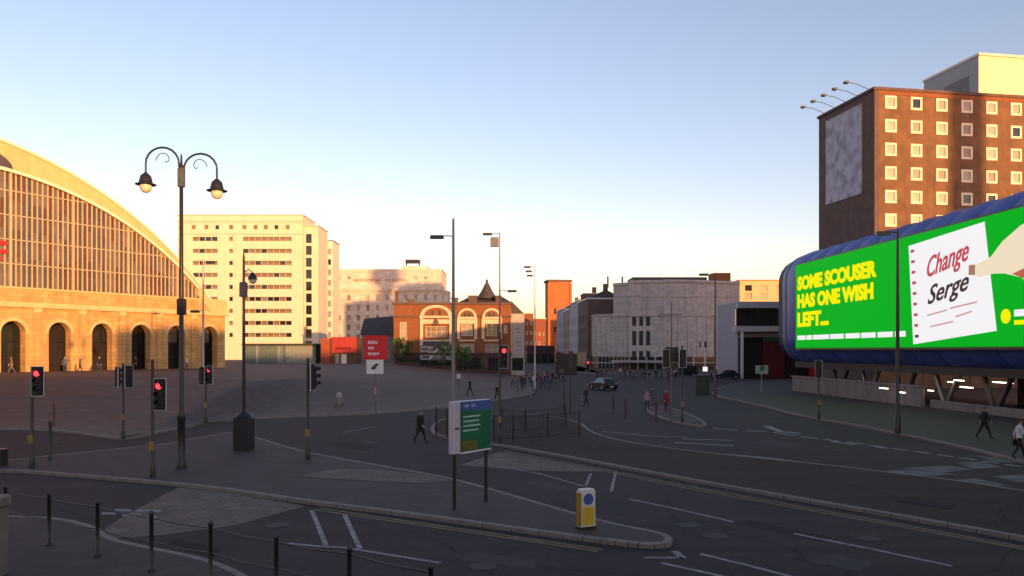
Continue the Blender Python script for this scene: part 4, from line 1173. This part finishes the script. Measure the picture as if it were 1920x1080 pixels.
# two legged green and blue board
g0, g1 = G(851, 955, .12), G(911, 940, .12)
d = g1-g0; rz = math.atan2(d.y, d.x)
bd = thing('direction_board', 'green and blue information board with a white side on two legs', 'sign', (g0.x, g0.y, .12), rz)
Lb = d.length
for x in (.02, Lb): MB().lathe([(.055,0),(.05,3.0)], 10, (x,0,0)).build('leg', IRON, bd)
z0, z1 = PZ(845,24.3)-.12, PZ(750,24.3)-.12
MB().bbox(-.10, Lb+.12, -.09, .13, z0, z1, .02).build('cabinet', mat('board_white', (.50,.46,.46), .5, var=.1), bd)
zb = lerp(z0, z1, .80)
MB().box(.19, Lb+.10, -.115, -.091, zb, z1-.02).build('blue_header', mat('board_blue', (.055,.10,.26), .45, var=.15), bd)
MB().box(.19, Lb+.10, -.115, -.091, z0+.03, zb-.003).build('green_field', mat('board_green', (.012,.13,.05), .45, var=.2), bd)
MB().box(.22, Lb*.62, -.119, -.116, z0+.06, z0+.35).build('olive_picture', mat('board_olive', (.12,.13,.02), .5, var=.4), bd)
for i in range(4):
    zz = lerp(z0, z1, .68-.09*i)
    MB().box(.30, Lb*(.72-.05*(i%2)), -.12, -.1155, zz, zz+.045).build('text_line', mat('board_text', (.40,.52,.42), .5), bd)
for xx in (.35, .66): MB().box(xx, xx+.2, -.12, -.1155, zb+.12, zb+.2).build('text_line', mat('board_text2', (.30,.36,.55), .5), bd)
MB().box(-.06, .10, -.119, -.092, lerp(z0,z1,.47), lerp(z0,z1,.50)).build('side_mark', IRON, bd)
MB().box(.17, Lb+.12, -.117, -.0905, z0-.02, z0+.028).build('lower_trim', WHITE, bd)

# red station sign
g = G(704, 778, .12)
rs = thing('station_sign', 'red sign board above a small white arrow board on a thin post', 'sign', (g.x, g.y, .12))
Zs = g.y
MB().lathe([(.06,0),(.05,PZ(632,Zs)-.12)], 8, (0,.08,0)).build('post', GREYP, rs)
sx_ = lambda x: PX(x,Zs)-g.x
MB().bbox(sx_(682), sx_(727), -.05, .05, PZ(674,Zs)-.12, PZ(629,Zs)-.12, .02).build('red_board', mat('sign_red', (.62,.012,.02), .4, var=.08), rs)
for x0,x1,y0,y1 in ((690,695,639,645),(696,702,639,645),(703,708,640,645),(691,701,650,655),(690,698,661,666),(699,705,661,666),(706,711,661,665)):
    MB().box(sx_(x0), sx_(x1), -.062, -.052, PZ(y1,Zs)-.12, PZ(y0,Zs)-.12).build('white_lettering', mat('sign_letter', (.72,.55,.55), .5), rs)
MB().bbox(sx_(687), sx_(719), -.05, .05, PZ(701,Zs)-.12, PZ(674.6,Zs)-.12, .02).build('white_board', WHITE, rs)
b = MB(); cx, cz = sx_(703), PZ(688,Zs)-.12
b.xz([(cx-.28,cz-.1),(cx-.12,cz-.22),(cx+.10,cz-.1),(cx+.12,cz+.05),(cx+.30,cz+.12),(cx+.16,cz+.28),(cx-.1,cz+.12)], -.062, -.052); b.build('arrow_mark', mat('sign_dark', (.03,.06,.05), .5), rs)
MB().bbox(-.07,.07,-.05,.05,1.5,2.0,.02).build('small_plate', mat('plate_yellow', (.40,.33,.16), .6), rs)

# back of a big dark sign
g = G(1063, 773, .12)
ds = thing('road_sign', 'dark road sign seen from behind on two brown posts', 'sign', (g.x, g.y, .0))
for x in (-.22, .25): MB().lathe([(.055,0),(.05,4.6)], 8, (x,0,0)).build('post', mat('post_brown', (.07,.04,.035), .6), ds)
MB().bbox(-.85,.75,-.12,-.06,2.95,4.55,.03).build('plate', mat('plate_dark', (.022,.012,.013), .5), ds)
MB().box(.1,.45,-.14,-.121,3.4,4.75).build('side_plate', IRON, ds)
MB().box(-.6,-.2,-.14,-.121,3.1,3.4).build('small_plate', mat('plate_brown', (.10,.06,.05), .6), ds)

# keep left bollard
g = G(1098, 990, .12)
kb_ = thing('traffic_bollard', 'yellow and white plastic keep left bollard near the island tip', 'bollard', (g.x, g.y, .12), R(28))
bo = MB()
pr = [(-.22,-.13),(.22,-.13),(.25,-.05),(.22,.10),(.12,.15),(-.12,.15),(-.22,.10),(-.25,-.05)]
bo.prism(pr, .06, .98); bo.prism([(a*.9,b_*.9) for a,b_ in pr], .981, 1.03); bo.build('shell', mat('bollard_white', (.62,.56,.48), .45, var=.12), kb_)
MB().prism([(a*1.12,b_*1.12) for a,b_ in pr], 0, .058).build('base', IRON, kb_)
MB().box(-.17,.17,-.142,-.131,.10,.58).build('yellow_panel', mat('bollard_yellow', (.60,.40,.02), .45, var=.1), kb_)
b = MB(); b.prism([(-.262,-.06),(-.225,-.14),(-.215,-.138),(-.25,-.05)], .08, .95); b.prism([(-.262,-.04),(-.25,-.05),(-.215,.10),(-.23,.11)], .08, .95); b.build('yellow_side', mat('bollard_ochre', (.33,.20,.02), .5, var=.15), kb_)
b = MB(); b.lathe([(.15,0),(.15,.012)], 18); b.build('arrow_disc', mat('disc_blue', (.05,.10,.25), .4), kb_, (0,-.132,.78), (R(90),0,0))

# foreground post and rail fence
posts = [(92,922),(183,937),(284,957),(395,975),(518,1000),(655,1022),(808,1055)]
HP = 1.28
pp = []
for x, yt in posts:
    Y = F*(CH-.12-HP)/(yt-HZ); pp.append(Vector((PX(x,Y), Y)))
pp = [pp[0]*2-pp[1]] + pp
fn = thing('guard_rail', 'black post and two rail fence along the near pavement kerb', 'railing', (pp[4].x, pp[4].y, .12))
og = Vector((pp[4].x, pp[4].y))
for p in pp:
    q = p-og
    MB().lathe([(.075,0),(.075,.05),(.042,.08),(.040,HP-.10),(.055,HP-.09),(.055,HP-.05),(.030,HP-.03),(.035,HP-.01),(.01,HP)], 10, (q.x,q.y,0)).build('post', IRON, fn)
for a, bb in zip(pp, pp[1:]):
    a2, b2 = a-og, bb-og
    for z, sg in ((HP-.16,.03),(.62,.04)):
        MB().tube([(a2.x,a2.y,z),((a2.x+b2.x)/2,(a2.y+b2.y)/2,z-sg),(b2.x,b2.y,z)], .014, 6).build('rail', IRON, fn)

gp = thing('stone_pier', 'pale square stone pier at the left end of the near fence', 'pier', (PX(-18,16.6), 16.6, .12))
MB().bbox(-.24,.24,-.24,.24,0,1.45,.03).build('shaft', KERB, gp); MB().bbox(-.29,.29,-.29,.29,1.452,1.66,.05).build('cap', KERB, gp)
# guard railings round the median end
rp = [(818,816),(838,820),(925,826),(962,826),(1027,822),(1086,816)]
rp2 = [(986,806),(996,800),(936,808)]
def railing(label, pix, H=1.25):
    P_ = [G(x,y,.12) for x,y in pix]
    o = thing('guard_rail', label, 'railing', (P_[0].x,P_[0].y,.12))
    for p in P_:
        q = p-P_[0]; MB().bbox(q.x-.045,q.x+.045,q.y-.045,q.y+.045,0,H+.12,.01).build('post', IRON, o)
    for a, bb in zip(P_, P_[1:]):
        a2, b2 = a-P_[0], bb-P_[0]
        for z in (H, .15): MB().tube([(*a2,z),(*b2,z)], .025, 6).build('rail', IRON, o)
        n_ = max(2, int((b2-a2).length/.16))
        for i in range(1, n_):
            q = a2.lerp(b2, i/n_); MB().box(q.x-.008,q.x+.008,q.y-.008,q.y+.008,.15,H).build('bar', IRON, o)
railing('short brown guard rail left of the green information board', [(818,816),(838,820)], 1.45)
railing('long guard rail running right from the information board along the median', [(926,826),(962,827),(1027,822),(1086,816)])
railing('guard rail along the far side of the median behind the red traffic light', [(940,800),(985,810),(1060,800)], 1.2)

# small posts, bins, cabinets
def post(name, label, cat, x, y, H, r, m, zg=.12, cap=True):
    g = G(x, y, zg); o = thing(name, label, cat, (g.x,g.y,zg))
    MB().lathe([(r*1.3,0),(r*1.3,.08),(r,.12),(r*.95,H-.08)], 10).build('shaft', m, o)
    MB().lathe([(r*1.15,H-.078),(r*1.15,H-.03),(r*.3,H)], 10).build('cap', m, o)
    return o
post('bollard', 'slim bare black post beside the dim red traffic light', 'bollard', 94, 861, 1.65, .07, IRON)
post('bollard', 'short rust brown post at the plaza edge near the station', 'bollard', 101, 803, 1.5, .07, mat('rust_post', (.12,.06,.04), .7), 0.0)
for k, (x, y) in enumerate(((1173,784),(1230,790),(1257,782),(1150,776))):
    post('bollard', ['dark bollard in the road mouth right of the guard rails', 'maroon post left of the small signal island', 'maroon post on the small signal island', 'dark bollard beyond the far kerb of the median'][k], 'bollard', x, y, 1.35, .09, mat('post_plum', (.055,.03,.04), .6) if k in (0,3) else mat('post_maroon', (.10,.025,.035), .6), 0.0)
g = G(636, 766, .12)
bi = thing('litter_bin', 'small dark litter bin with a pale top on the plaza', 'bin', (g.x, g.y, .25))
MB().lathe([(.26,0),(.28,.1),(.28,.72),(.24,.75)], 14).build('body', GREYP, bi); MB().lathe([(.24,.752),(.24,1.05),(.12,1.2)], 12).build('hood', mat('bin_top', (.32,.29,.28), .6), bi)
g = G(2, 873, .12)
cb_ = thing('utility_cabinet', 'black utility cabinet at the left end of the island', 'cabinet', (g.x-.15, g.y, .12))
MB().bbox(-.32,.32,-.2,.2,0,.62,.03).build('body', IRON, cb_); MB().box(-.36,.36,-.24,.24,.622,.68).build('lid', IRON, cb_)
g = G(1316, 737, .12)
cb2 = thing('utility_cabinet', 'dark green street cabinet before the cinema with a small white sign on top', 'cabinet', (g.x, g.y, .0))
MB().bbox(-.75,.75,-.4,.4,0,2.0,.06).build('body', mat('cabinet_green', (.03,.04,.035), .5), cb2); MB().box(-.8,.8,-.45,.45,2.003,2.1).build('lid', IRON, cb2)
MB().box(.1,.6,-.1,.0,2.5,3.0).build('white_sign', glow('lit_sign', (.85,.72,.72), .5), cb2); MB().box(.32,.38,-.03,.03,2.1,2.499).build('sign_post', IRON, cb2)
g = G(1428, 735, .12)
ss = thing('stop_sign_panel', 'pale teal oval stop sign with a dark centre on a slim post', 'sign', (g.x, g.y, .12))
MB().lathe([(.06,0),(.05,2.6)], 8).build('post', STEEL, ss)
MB().bbox(-.72,.72,-.09,-.03,2.05,3.0,.05).build('panel', mat('teal_pale', (.26,.34,.32), .5, var=.3, scale=1.2), ss)
b = MB(); b.xz([(-.25,2.5),(0,2.35),(.28,2.5),(.3,2.8),(.1,2.98),(-.2,2.9)], -.11, -.092); b.build('centre_mark', mat('teal_dark', (.05,.11,.095), .5), ss)

# ------------------------------------------------------------------ trees
def tree(label, X, Y, z, H, rx, nleaf, lm, trunk=.4, slim=1.0, group='small trees by the pub'):
    rnd = random.Random(int(X*100))
    o = thing('tree', label, 'tree', (X, Y, z), 0, group)
    tm = MB()
    ht_ = H*trunk
    tm.tube([(0,0,-.2),(.05,0,ht_*.5),(-.03,.04,ht_),(0,0,H*.8)], [.13,.10,.08,.03], 7)
    tips = []
    for i in range(9):
        a = i*2.4; z0 = lerp(ht_*.8, H*.75, i/9)
        e = (rx*.7*math.cos(a), rx*.7*math.sin(a), min(H*.92, z0+rx*.7*slim))
        tm.tube([(0,0,z0), (e[0]*.5,e[1]*.5,lerp(z0,e[2],.6)), e], [.045,.03,.012], 5); tips.append(Vector(e))
    tips.append(Vector((0,0,H*.9)))
    tm.build('trunk', BARK, o)
    cl = []
    for t in tips:
        for _ in range(3): cl.append((t+Vector((rnd.gauss(0,rx*.28), rnd.gauss(0,rx*.28), rnd.gauss(0,rx*.30*slim))), rnd.uniform(.22,.45)*rx))
    c = MB()
    for _ in range(nleaf):
        p, r_ = rnd.choice(cl)
        d = Vector((rnd.gauss(0,1),rnd.gauss(0,1),rnd.gauss(0,1))).normalized()*r_*rnd.random()**.4
        q = p+d; q.z = max(q.z, ht_*.8)
        n_ = Vector((rnd.gauss(0,1),rnd.gauss(0,1),rnd.gauss(.4,1))).normalized()
        u = n_.orthogonal().normalized()*rnd.uniform(.06,.12); w = n_.cross(u)*.7
        c.m = 0 if rnd.random() < .65 else 1
        c.add([q-u, q-w*.8, q+u, q+w*.8], [(0,1,2,3)])
    c.build('crown', lm, o)
for k, (x, yb, yt, Y, rx, lab) in enumerate(((746,705,628,143,.9,'narrow upright green tree next to the left corner of the pub'),(764,705,640,146,.8,'small upright tree before the left bay of the pub'),(834,707,645,139,1.5,'round green tree in front of the pub sign board'),(868,707,652,141,1.4,'round green tree in front of the pub middle bay'))):
    X = PX(x,Y); z = rise(X,Y)
    tree(lab, X, Y, z, PZ(yt,Y)-z, rx, 2600, [LEAF, LEAF2], .28 if k < 2 else .36, 1.5 if k < 2 else 1.0)
# planter hedge along the pub front
for k, (x0, x1, lab) in enumerate(((742,786,'dark low hedge planter by the left bay of the pub'),(790,846,'dark low hedge planter below the pub sign board'),(860,905,'dark low hedge planter before the middle bays of the pub'))):
    Y = 141.5; X = PX(x0,Y); W = PX(x1,Y)-X; z = rise(X+W/2,Y)
    o = thing('planter', lab, 'planter', (X, Y+2.2, z-.3))
    MB().bbox(0,W,0,.8,0,.9,.04).build('trough', mat('trough_brown', (.06,.04,.035), .8, var=.3), o)
    rnd = random.Random(k); c = MB()
    for _ in range(900):
        q = Vector((rnd.uniform(0,W), rnd.uniform(0,.8), .9+abs(rnd.gauss(0,.28)))); n_ = Vector((rnd.gauss(0,1),rnd.gauss(0,1),rnd.gauss(0,1))).normalized()
        u = n_.orthogonal().normalized()*.1; w = n_.cross(u)*.8
        c.add([q-u,q-w,q+u,q+w],[(0,1,2,3)])
    c.build('hedge', mat('hedge_leaf', (.035,.05,.018), .7, var=.4), o)

# ------------------------------------------------------------------ people
def body_mesh(stride, arm, lean=0.0, bag=False):
    """one continuous skinned figure, 1.74 m tall, facing -y; material slots: trousers, top, skin, hair, shoes"""
    J, E, Rr = [], [], []
    def j(p, r, par=None):
        J.append(Vector(p)); Rr.append(r if isinstance(r, tuple) else (r, r))
        if par is not None: E.append((par, len(J)-1))
        return len(J)-1
    ly = -lean
    pel = j((0,0,.95), (.155,.115))
    sp = j((0,ly*.4,1.13), (.140,.105), pel)
    ch = j((0,ly*.8,1.32), (.165,.115), sp)
    nk0 = j((0,ly,1.45), (.085,.075), ch)
    nk = j((0,ly-.01,1.50), .055, nk0)
    hd = j((0,ly-.03,1.60), (.078,.092), nk)
    tp = j((0,ly-.02,1.70), (.070,.080), hd)
    for s_ in (-1, 1):
        st = stride*s_
        hip = j((.095*s_,0,.88), .098, pel)
        kn = j((.105*s_, -.19*st-.03, .50), .064, hip)
        ank = j((.11*s_, -.36*st+(.10*abs(stride) if st < 0 else 0), .10+(.05*abs(stride) if st < 0 else 0)), .042, kn)
        toe = j((.125*s_, -.36*st-.17+(.10*abs(stride) if st < 0 else 0), .045), .036, ank)
        sh = j((.185*s_, ly, 1.40), .060, ch)
        at = arm*-s_ if not isinstance(arm, tuple) else arm[0 if s_ < 0 else 1]
        el = j((.235*s_, ly-.13*at+.03, 1.12), .045, sh)
        wr = j((.235*s_, ly-.30*at-.05, .885+.12*abs(at)), .032, el)
        hn = j((.225*s_, ly-.34*at-.07, .80+.11*abs(at)), (.026,.040), wr)
        j((.205*s_, ly-.36*at-.10, .735+.11*abs(at)), (.018,.026), hn)
        j((.195*s_, ly-.34*at-.13, .80+.11*abs(at)), .012, wr)
    me = bpy.data.meshes.new('body'); me.from_pydata(J, E, [])
    ob = bpy.data.objects.new('body', me); COL.objects.link(ob)
    sk = ob.modifiers.new('skin', 'SKIN'); sk.use_smooth_shade = True
    for i, sv in enumerate(me.skin_vertices[0].data):
        sv.radius = Rr[i]; sv.use_root = (i == 0)
    ob.modifiers.new('sub', 'SUBSURF').levels = 1
    dg = bpy.context.evaluated_depsgraph_get()
    out = bpy.data.meshes.new_from_object(ob.evaluated_get(dg))
    bpy.data.objects.remove(ob)
    out.materials.clear()
    for k in ('jeans','black'): pass
    for m in (CLOTH['jeans'], CLOTH['black'], SKIN, CLOTH['brown'], CLOTH['black']): out.materials.append(m)
    for p in out.polygons:
        c = p.center
        side = abs(c.x) > .17
        if c.z < .09: i = 4
        elif c.z > 1.655 or (c.z > 1.56 and c.y > ly+.0): i = 3
        elif c.z > 1.475: i = 2
        elif side and c.z < .90+.10*abs(stride) and abs(c.x) > .185: i = 2
        elif c.z > .90 or (side and c.z > .85): i = 1
        else: i = 0
        p.material_index = i
        p.use_smooth = True
    return out
POSES = [body_mesh(.0,.1), body_mesh(.7,.6,.02), body_mesh(-.8,.5,.03), body_mesh(.35,(.9,.15)), body_mesh(.1,(.3,1.1),.02)]
def person(label, X, Y, z, rz, pose, top, leg, hair='brown', h=1.0, bag=None, group=None, coat=False):
    me = POSES[pose].copy()
    for i, m in ((0,leg),(1,top),(3,hair)): me.materials[i] = CLOTH[m]
    o = thing('person', label, 'person', (X,Y,z), rz, group)
    o.scale = (h,h,h)
    put('body', me, o)
    f = MB()                                      # face: nose, ears
    f.add([(-.012,-.125,1.60),(.012,-.125,1.60),(0,-.145,1.585),(0,-.12,1.635)], [(0,1,2),(0,2,3),(2,1,3)])
    for s_ in (-1,1): f.lathe([(.004,-.03),(.014,0),(.004,.03)], 6, (s_*.083,-.02,1.60))
    f.build('face_features', SKIN, o)
    if coat:
        MB().lathe([(.235,.62),(.205,.90),(.20,1.15),(.215,1.34),(.14,1.44)], 14).build('coat', CLOTH[top], o)
    if bag:
        MB().bbox(.24,.36,-.2,.14,.55,.95,.04).tube([(.30,-.02,.93),(.22,-.02,1.2),(.12,0,1.44)], .012, 5).build('shoulder_bag', CLOTH[bag], o)
    return o
def P_at(lab, x, y, rz, pose, top, leg, z=0.0, **k):
    g = G(x, y, z); return person(lab, g.x, g.y, z, R(rz), pose, top, leg, **k)
P_at('person in a long dark coat walking across the road by the guard rail', 788, 831, 70, 1, 'black', 'black', coat=True)
P_at('person in black striding on the far pavement below the undercroft', 1845, 823, 90, 2, 'black', 'black', .12)
P_at('person in a white top with a bag walking below the undercroft', 1911, 861, 80, 1, 'white', 'black', .12, bag='black')
P_at('person in dark clothes crossing the road right of the dark road sign', 1099, 762, -70, 1, 'navy', 'black')
P_at('person in grey standing on the road beside the small signal island', 1213, 772, 10, 3, 'pink', 'jeans')
P_at('person in a blue jacket waiting before the small signal island', 1224, 762, 160, 0, 'blue', 'grey')
P_at('person in a red coat waiting on the small signal island', 1248, 771, 40, 0, 'red', 'maroon', .12, coat=True)
P_at('person in black on the plaza edge in front of the planters', 881, 742, 60, 1, 'black', 'black', rise(*G(881,742,.3)))
for nm, x, Y, rz, ps, t_, l_ in (('person in black beside the second station arch', 186, 82.5, 40, 1, 'black','jeans'), ('person in khaki by the first station arch', 22, 78.5, -60, 2, 'khaki','grey'),
        ('person in blue by the second station arch doorway', 122, 84.5, 20, 0, 'blue','jeans'), ('person in grey between the station arches', 150, 83, 90, 2, 'grey','black'),
        ('person in dark red by the fourth station arch', 255, 87, -80, 1, 'maroon','black'), ('person in white by the end arch of the station', 350, 92, 75, 2, 'white','jeans')):
    X = PX(x,Y); person(nm, X, Y, rise(X,Y), R(rz), ps, t_, l_)
crowd = [(978,728,'maroon','black'),(985,722,'grey','black'),(993,718,'pink','jeans'),(1001,726,'white','black'),(1008,717,'black','grey'),(1014,724,'red','black'),(1021,716,'pink','black'),(1028,722,'maroon','jeans'),
         (1036,718,'black','black'),(1048,714,'grey','black'),(1120,712,'maroon','black'),(1138,708,'red','grey'),(1182,712,'black','brown'),(1196,709,'red','black'),(1209,714,'navy','jeans'),(1230,711,'black','black'),(1262,713,'maroon','black'),(1345,722,'black','jeans'),
         (1163,706,'white','black'),(1066,708,'black','black'),(932,753,'black','black'),(860,722,'white','grey')]
who = ['dark red clad walker at the left edge of the far crowd', 'grey clad walker just behind the dark red one in the crowd', 'pink topped walker in blue trousers in the far crowd', 'walker in a white top and black trousers in the far crowd',
       'black topped walker in grey trousers in the far crowd', 'bright red topped walker in the middle of the far crowd', 'pink topped walker in black trousers deep in the street', 'dark red topped walker in blue trousers beside the crowd',
       'black clad walker between the crowd and the dark road sign', 'grey clad walker by the black car far up the street', 'dark red clad walker behind the dark car', 'bright red topped walker in grey trousers before the cinema corner',
       'black topped walker in brown trousers under the cinema windows', 'bright red topped walker in black trousers before the cinema canopy', 'navy topped walker in blue trousers under the cinema canopy', 'black clad walker by the right end of the cinema canopy',
       'dark red clad walker beside the dark van', 'black topped walker in blue trousers near the street cabinet', 'white topped walker on the pavement at the cinema corner', 'black clad walker behind the dark road sign',
       'black clad walker beside the red traffic light on the median', 'white topped walker in grey trousers on the plaza before the pub trees']
many = [(x, y, t_, random.choice(['black','jeans','grey'])) for x, y, t_ in ((983,731,'brown'),(999,714,'khaki'),(1005,729,'brown'),(1018,730,'blue'),(1025,713,'brown'),(1032,727,'khaki'),(1042,724,'brown'),(1056,717,'blue'),(1128,706,'brown'),(1147,707,'khaki'),(1171,708,'brown'),(1188,716,'blue'),(1203,707,'khaki'),(1218,717,'brown'),(1240,709,'khaki'),(1253,716,'brown'),(1272,708,'blue'),(1334,715,'brown'),(970,735,'blue'),(961,728,'khaki'))]
for k, (x, y, t_, l_) in enumerate(crowd+many):
    g = G(x, y)
    z = rise(g.x, g.y) if g.x < XR and g.y > front(g.x) else 0
    if z: g = G(x, y, min(z, 2.4)); z = rise(g.x, g.y)
    person(who[k] if k < len(who) else {'brown':'brown','khaki':'khaki','blue':'blue'}[t_]+' topped pedestrian in %s trousers in the distant street crowd' % {'black':'black','jeans':'blue','grey':'grey'}[l_], g.x, g.y, z, R(random.uniform(0,360)), random.randrange(5), t_, l_, group='crowd in the far street', h=random.uniform(.94,1.04))

# ------------------------------------------------------------------ cars
def car(label, X, Y, rz, paint, z=0.0, van=False):
    o = thing('parked_car' if not van else 'van', label, 'car' if not van else 'van', (X,Y,z), rz)
    Hb, Hr = (.88, 1.46) if not van else (1.1, 2.0)
    half = [(-2.15,.35),(-2.2,.62),(-2.05,Hb-.06),(-1.55,Hb+.02),(1.0,Hb+.04) if not van else (1.6,Hb+.04),(1.75,Hb-.10),(2.15,.70),(2.2,.42),(2.1,.25),(-2.05,.25)]
    b = MB(); n_ = len(half)
    sec = []
    for y, k in ((-.86,.97),(-.80,1.0),(.80,1.0),(.86,.97)):
        sec.append([(x*k, y, z_ if abs(y) < .82 else lerp(z_, .55, .08)) for x, z_ in half])
    b.add([p for s_ in sec for p in s_], [(a*n_+c, a*n_+(c+1)%n_, (a+1)*n_+(c+1)%n_, (a+1)*n_+c) for a in range(3) for c in range(n_)]+[tuple(range(n_)), tuple(range(4*n_-1,3*n_-1,-1))])
    b.build('body', paint, o)
    cab = [(-1.75,Hb),(-1.25,Hr-.06),(-.9,Hr),(.15,Hr),(.35,Hr-.05),(1.05,Hb)] if not van else [(-2.1,Hb),(-2.05,Hr-.06),(-1.9,Hr),(.7,Hr),(.95,Hr-.08),(1.6,Hb)]
    b = MB(); n_ = len(cab); sec = []
    for s_ in (-1,1): sec.append([(x, s_*lerp(.80,.62,(z_-Hb)/(Hr-Hb)), z_) for x, z_ in cab])
    b.add(sec[0]+sec[1], [(c, c+1, n_+c+1, n_+c) for c in range(n_-1)]+[tuple(range(n_-1,-1,-1)), tuple(range(n_,2*n_))]); b.build('cabin', GLASS, o)
    MB().bbox(cab[1][0]+.25, cab[-2][0]-.15, -.60,.60, Hr-.03, Hr+.025, .02).build('roof', paint, o)
    for sx2 in (-1.32,1.36):
        for s_ in (-1,1):
            w = MB(); w.lathe([(.20,-.09),(.30,-.10),(.32,-.06),(.32,.06),(.30,.10),(.20,.09)], 16); w = w.build('wheel', BLACKP, o, (sx2, s_*.80, .32), (R(90),0,0))
            MB().lathe([(.19,-.1),(.19,.1)], 12).build('rim', STEEL, w)
    for s_ in (-1,1):
        MB().bbox(2.05,2.19,s_*.6-.17,s_*.6+.17,.58,.72,.02).build('headlight', LAMPG, o)
        MB().bbox(-2.20,-2.06,s_*.62-.12,s_*.62+.12,.62,.82,.02).build('tail_light', mat('tail_red', (.20,.012,.015), .3), o)
    MB().box(-2.225,-2.19,-.26,.26,.42,.54).build('number_plate', WHITE, o)
    MB().box(2.19,2.225,-.26,.26,.36,.48).build('number_plate', WHITE, o)
    return o
PD = mat('paint_dark', (.015,.014,.02), .25, coat=.6, var=.05); PR = mat('paint_red', (.50,.012,.02), .25, coat=.6, var=.05); PBL = mat('paint_navy', (.015,.02,.05), .25, coat=.6, var=.05)
g = G(1131, 731); car('dark car driving away along the street past the dark road sign', g.x, g.y, R(112), PD)
g = G(1404, 708); car('bright red car parked by the market hall shopfronts', g.x, g.y, R(185), PR)
g = G(1362, 710); car('navy car parked before the right end of the cinema', g.x, g.y, R(178), PBL)
g = G(1052, 702); car('black car far up the street beside the terrace', g.x, g.y, R(95), PD)
g = G(1284, 706); car('dark van parked under the right half of the cinema', g.x, g.y, R(182), mat('paint_black', (.012,.010,.012), .3, coat=.5, var=.05), van=True)

# ------------------------------------------------------------------ unseen blocks added to keep low sun off the street, and the beacon tower
CITY = mat('city_stone', (.34,.30,.27), .85, var=.15, streak=.2)
for k, (x0, x1, Y, H, D) in enumerate(((-120,-34,-42,9,14),(-33.5,46.5,-40,9.5,16),(47,84,-46,23,16),(84.5,150,-44,23.0,18),(150.5,260,-30,18.0,16),(0,46.5,-58,15.5,14))):
    W = x1-x0
    n_ = int(W/4.5)
    block('city_block', ['low stone block behind the viewpoint facing the station', 'stone block directly behind the viewpoint', 'taller stone block behind the viewpoint towards the pod', 'tallest stone block behind the viewpoint', 'long stone block far right behind the viewpoint', 'middle height stone block in the second row behind the viewpoint'][k],
          (x1, Y, 0), math.pi, W, D, H, rows(W*.5/n_, W*(1-.5/n_), n_, [2.6+3.6*i for i in range(int((H-2)/3.6))], 1.5, 2.0), CITY, WHITE, [GLASS, BLIND2], parapet=.3)
tw_ = thing('beacon_tower', 'slim round concrete tower far behind the viewpoint', 'tower', (153, -62, 0))
MB().lathe([(3.4,-1),(2.6,8),(2.3,46),(2.3,58)], 20).build('shaft', CITY, tw_)
MB().lathe([(2.3,58.02),(4.5,61),(4.5,64),(2.0,66)], 20).build('lookout', CITY, tw_)
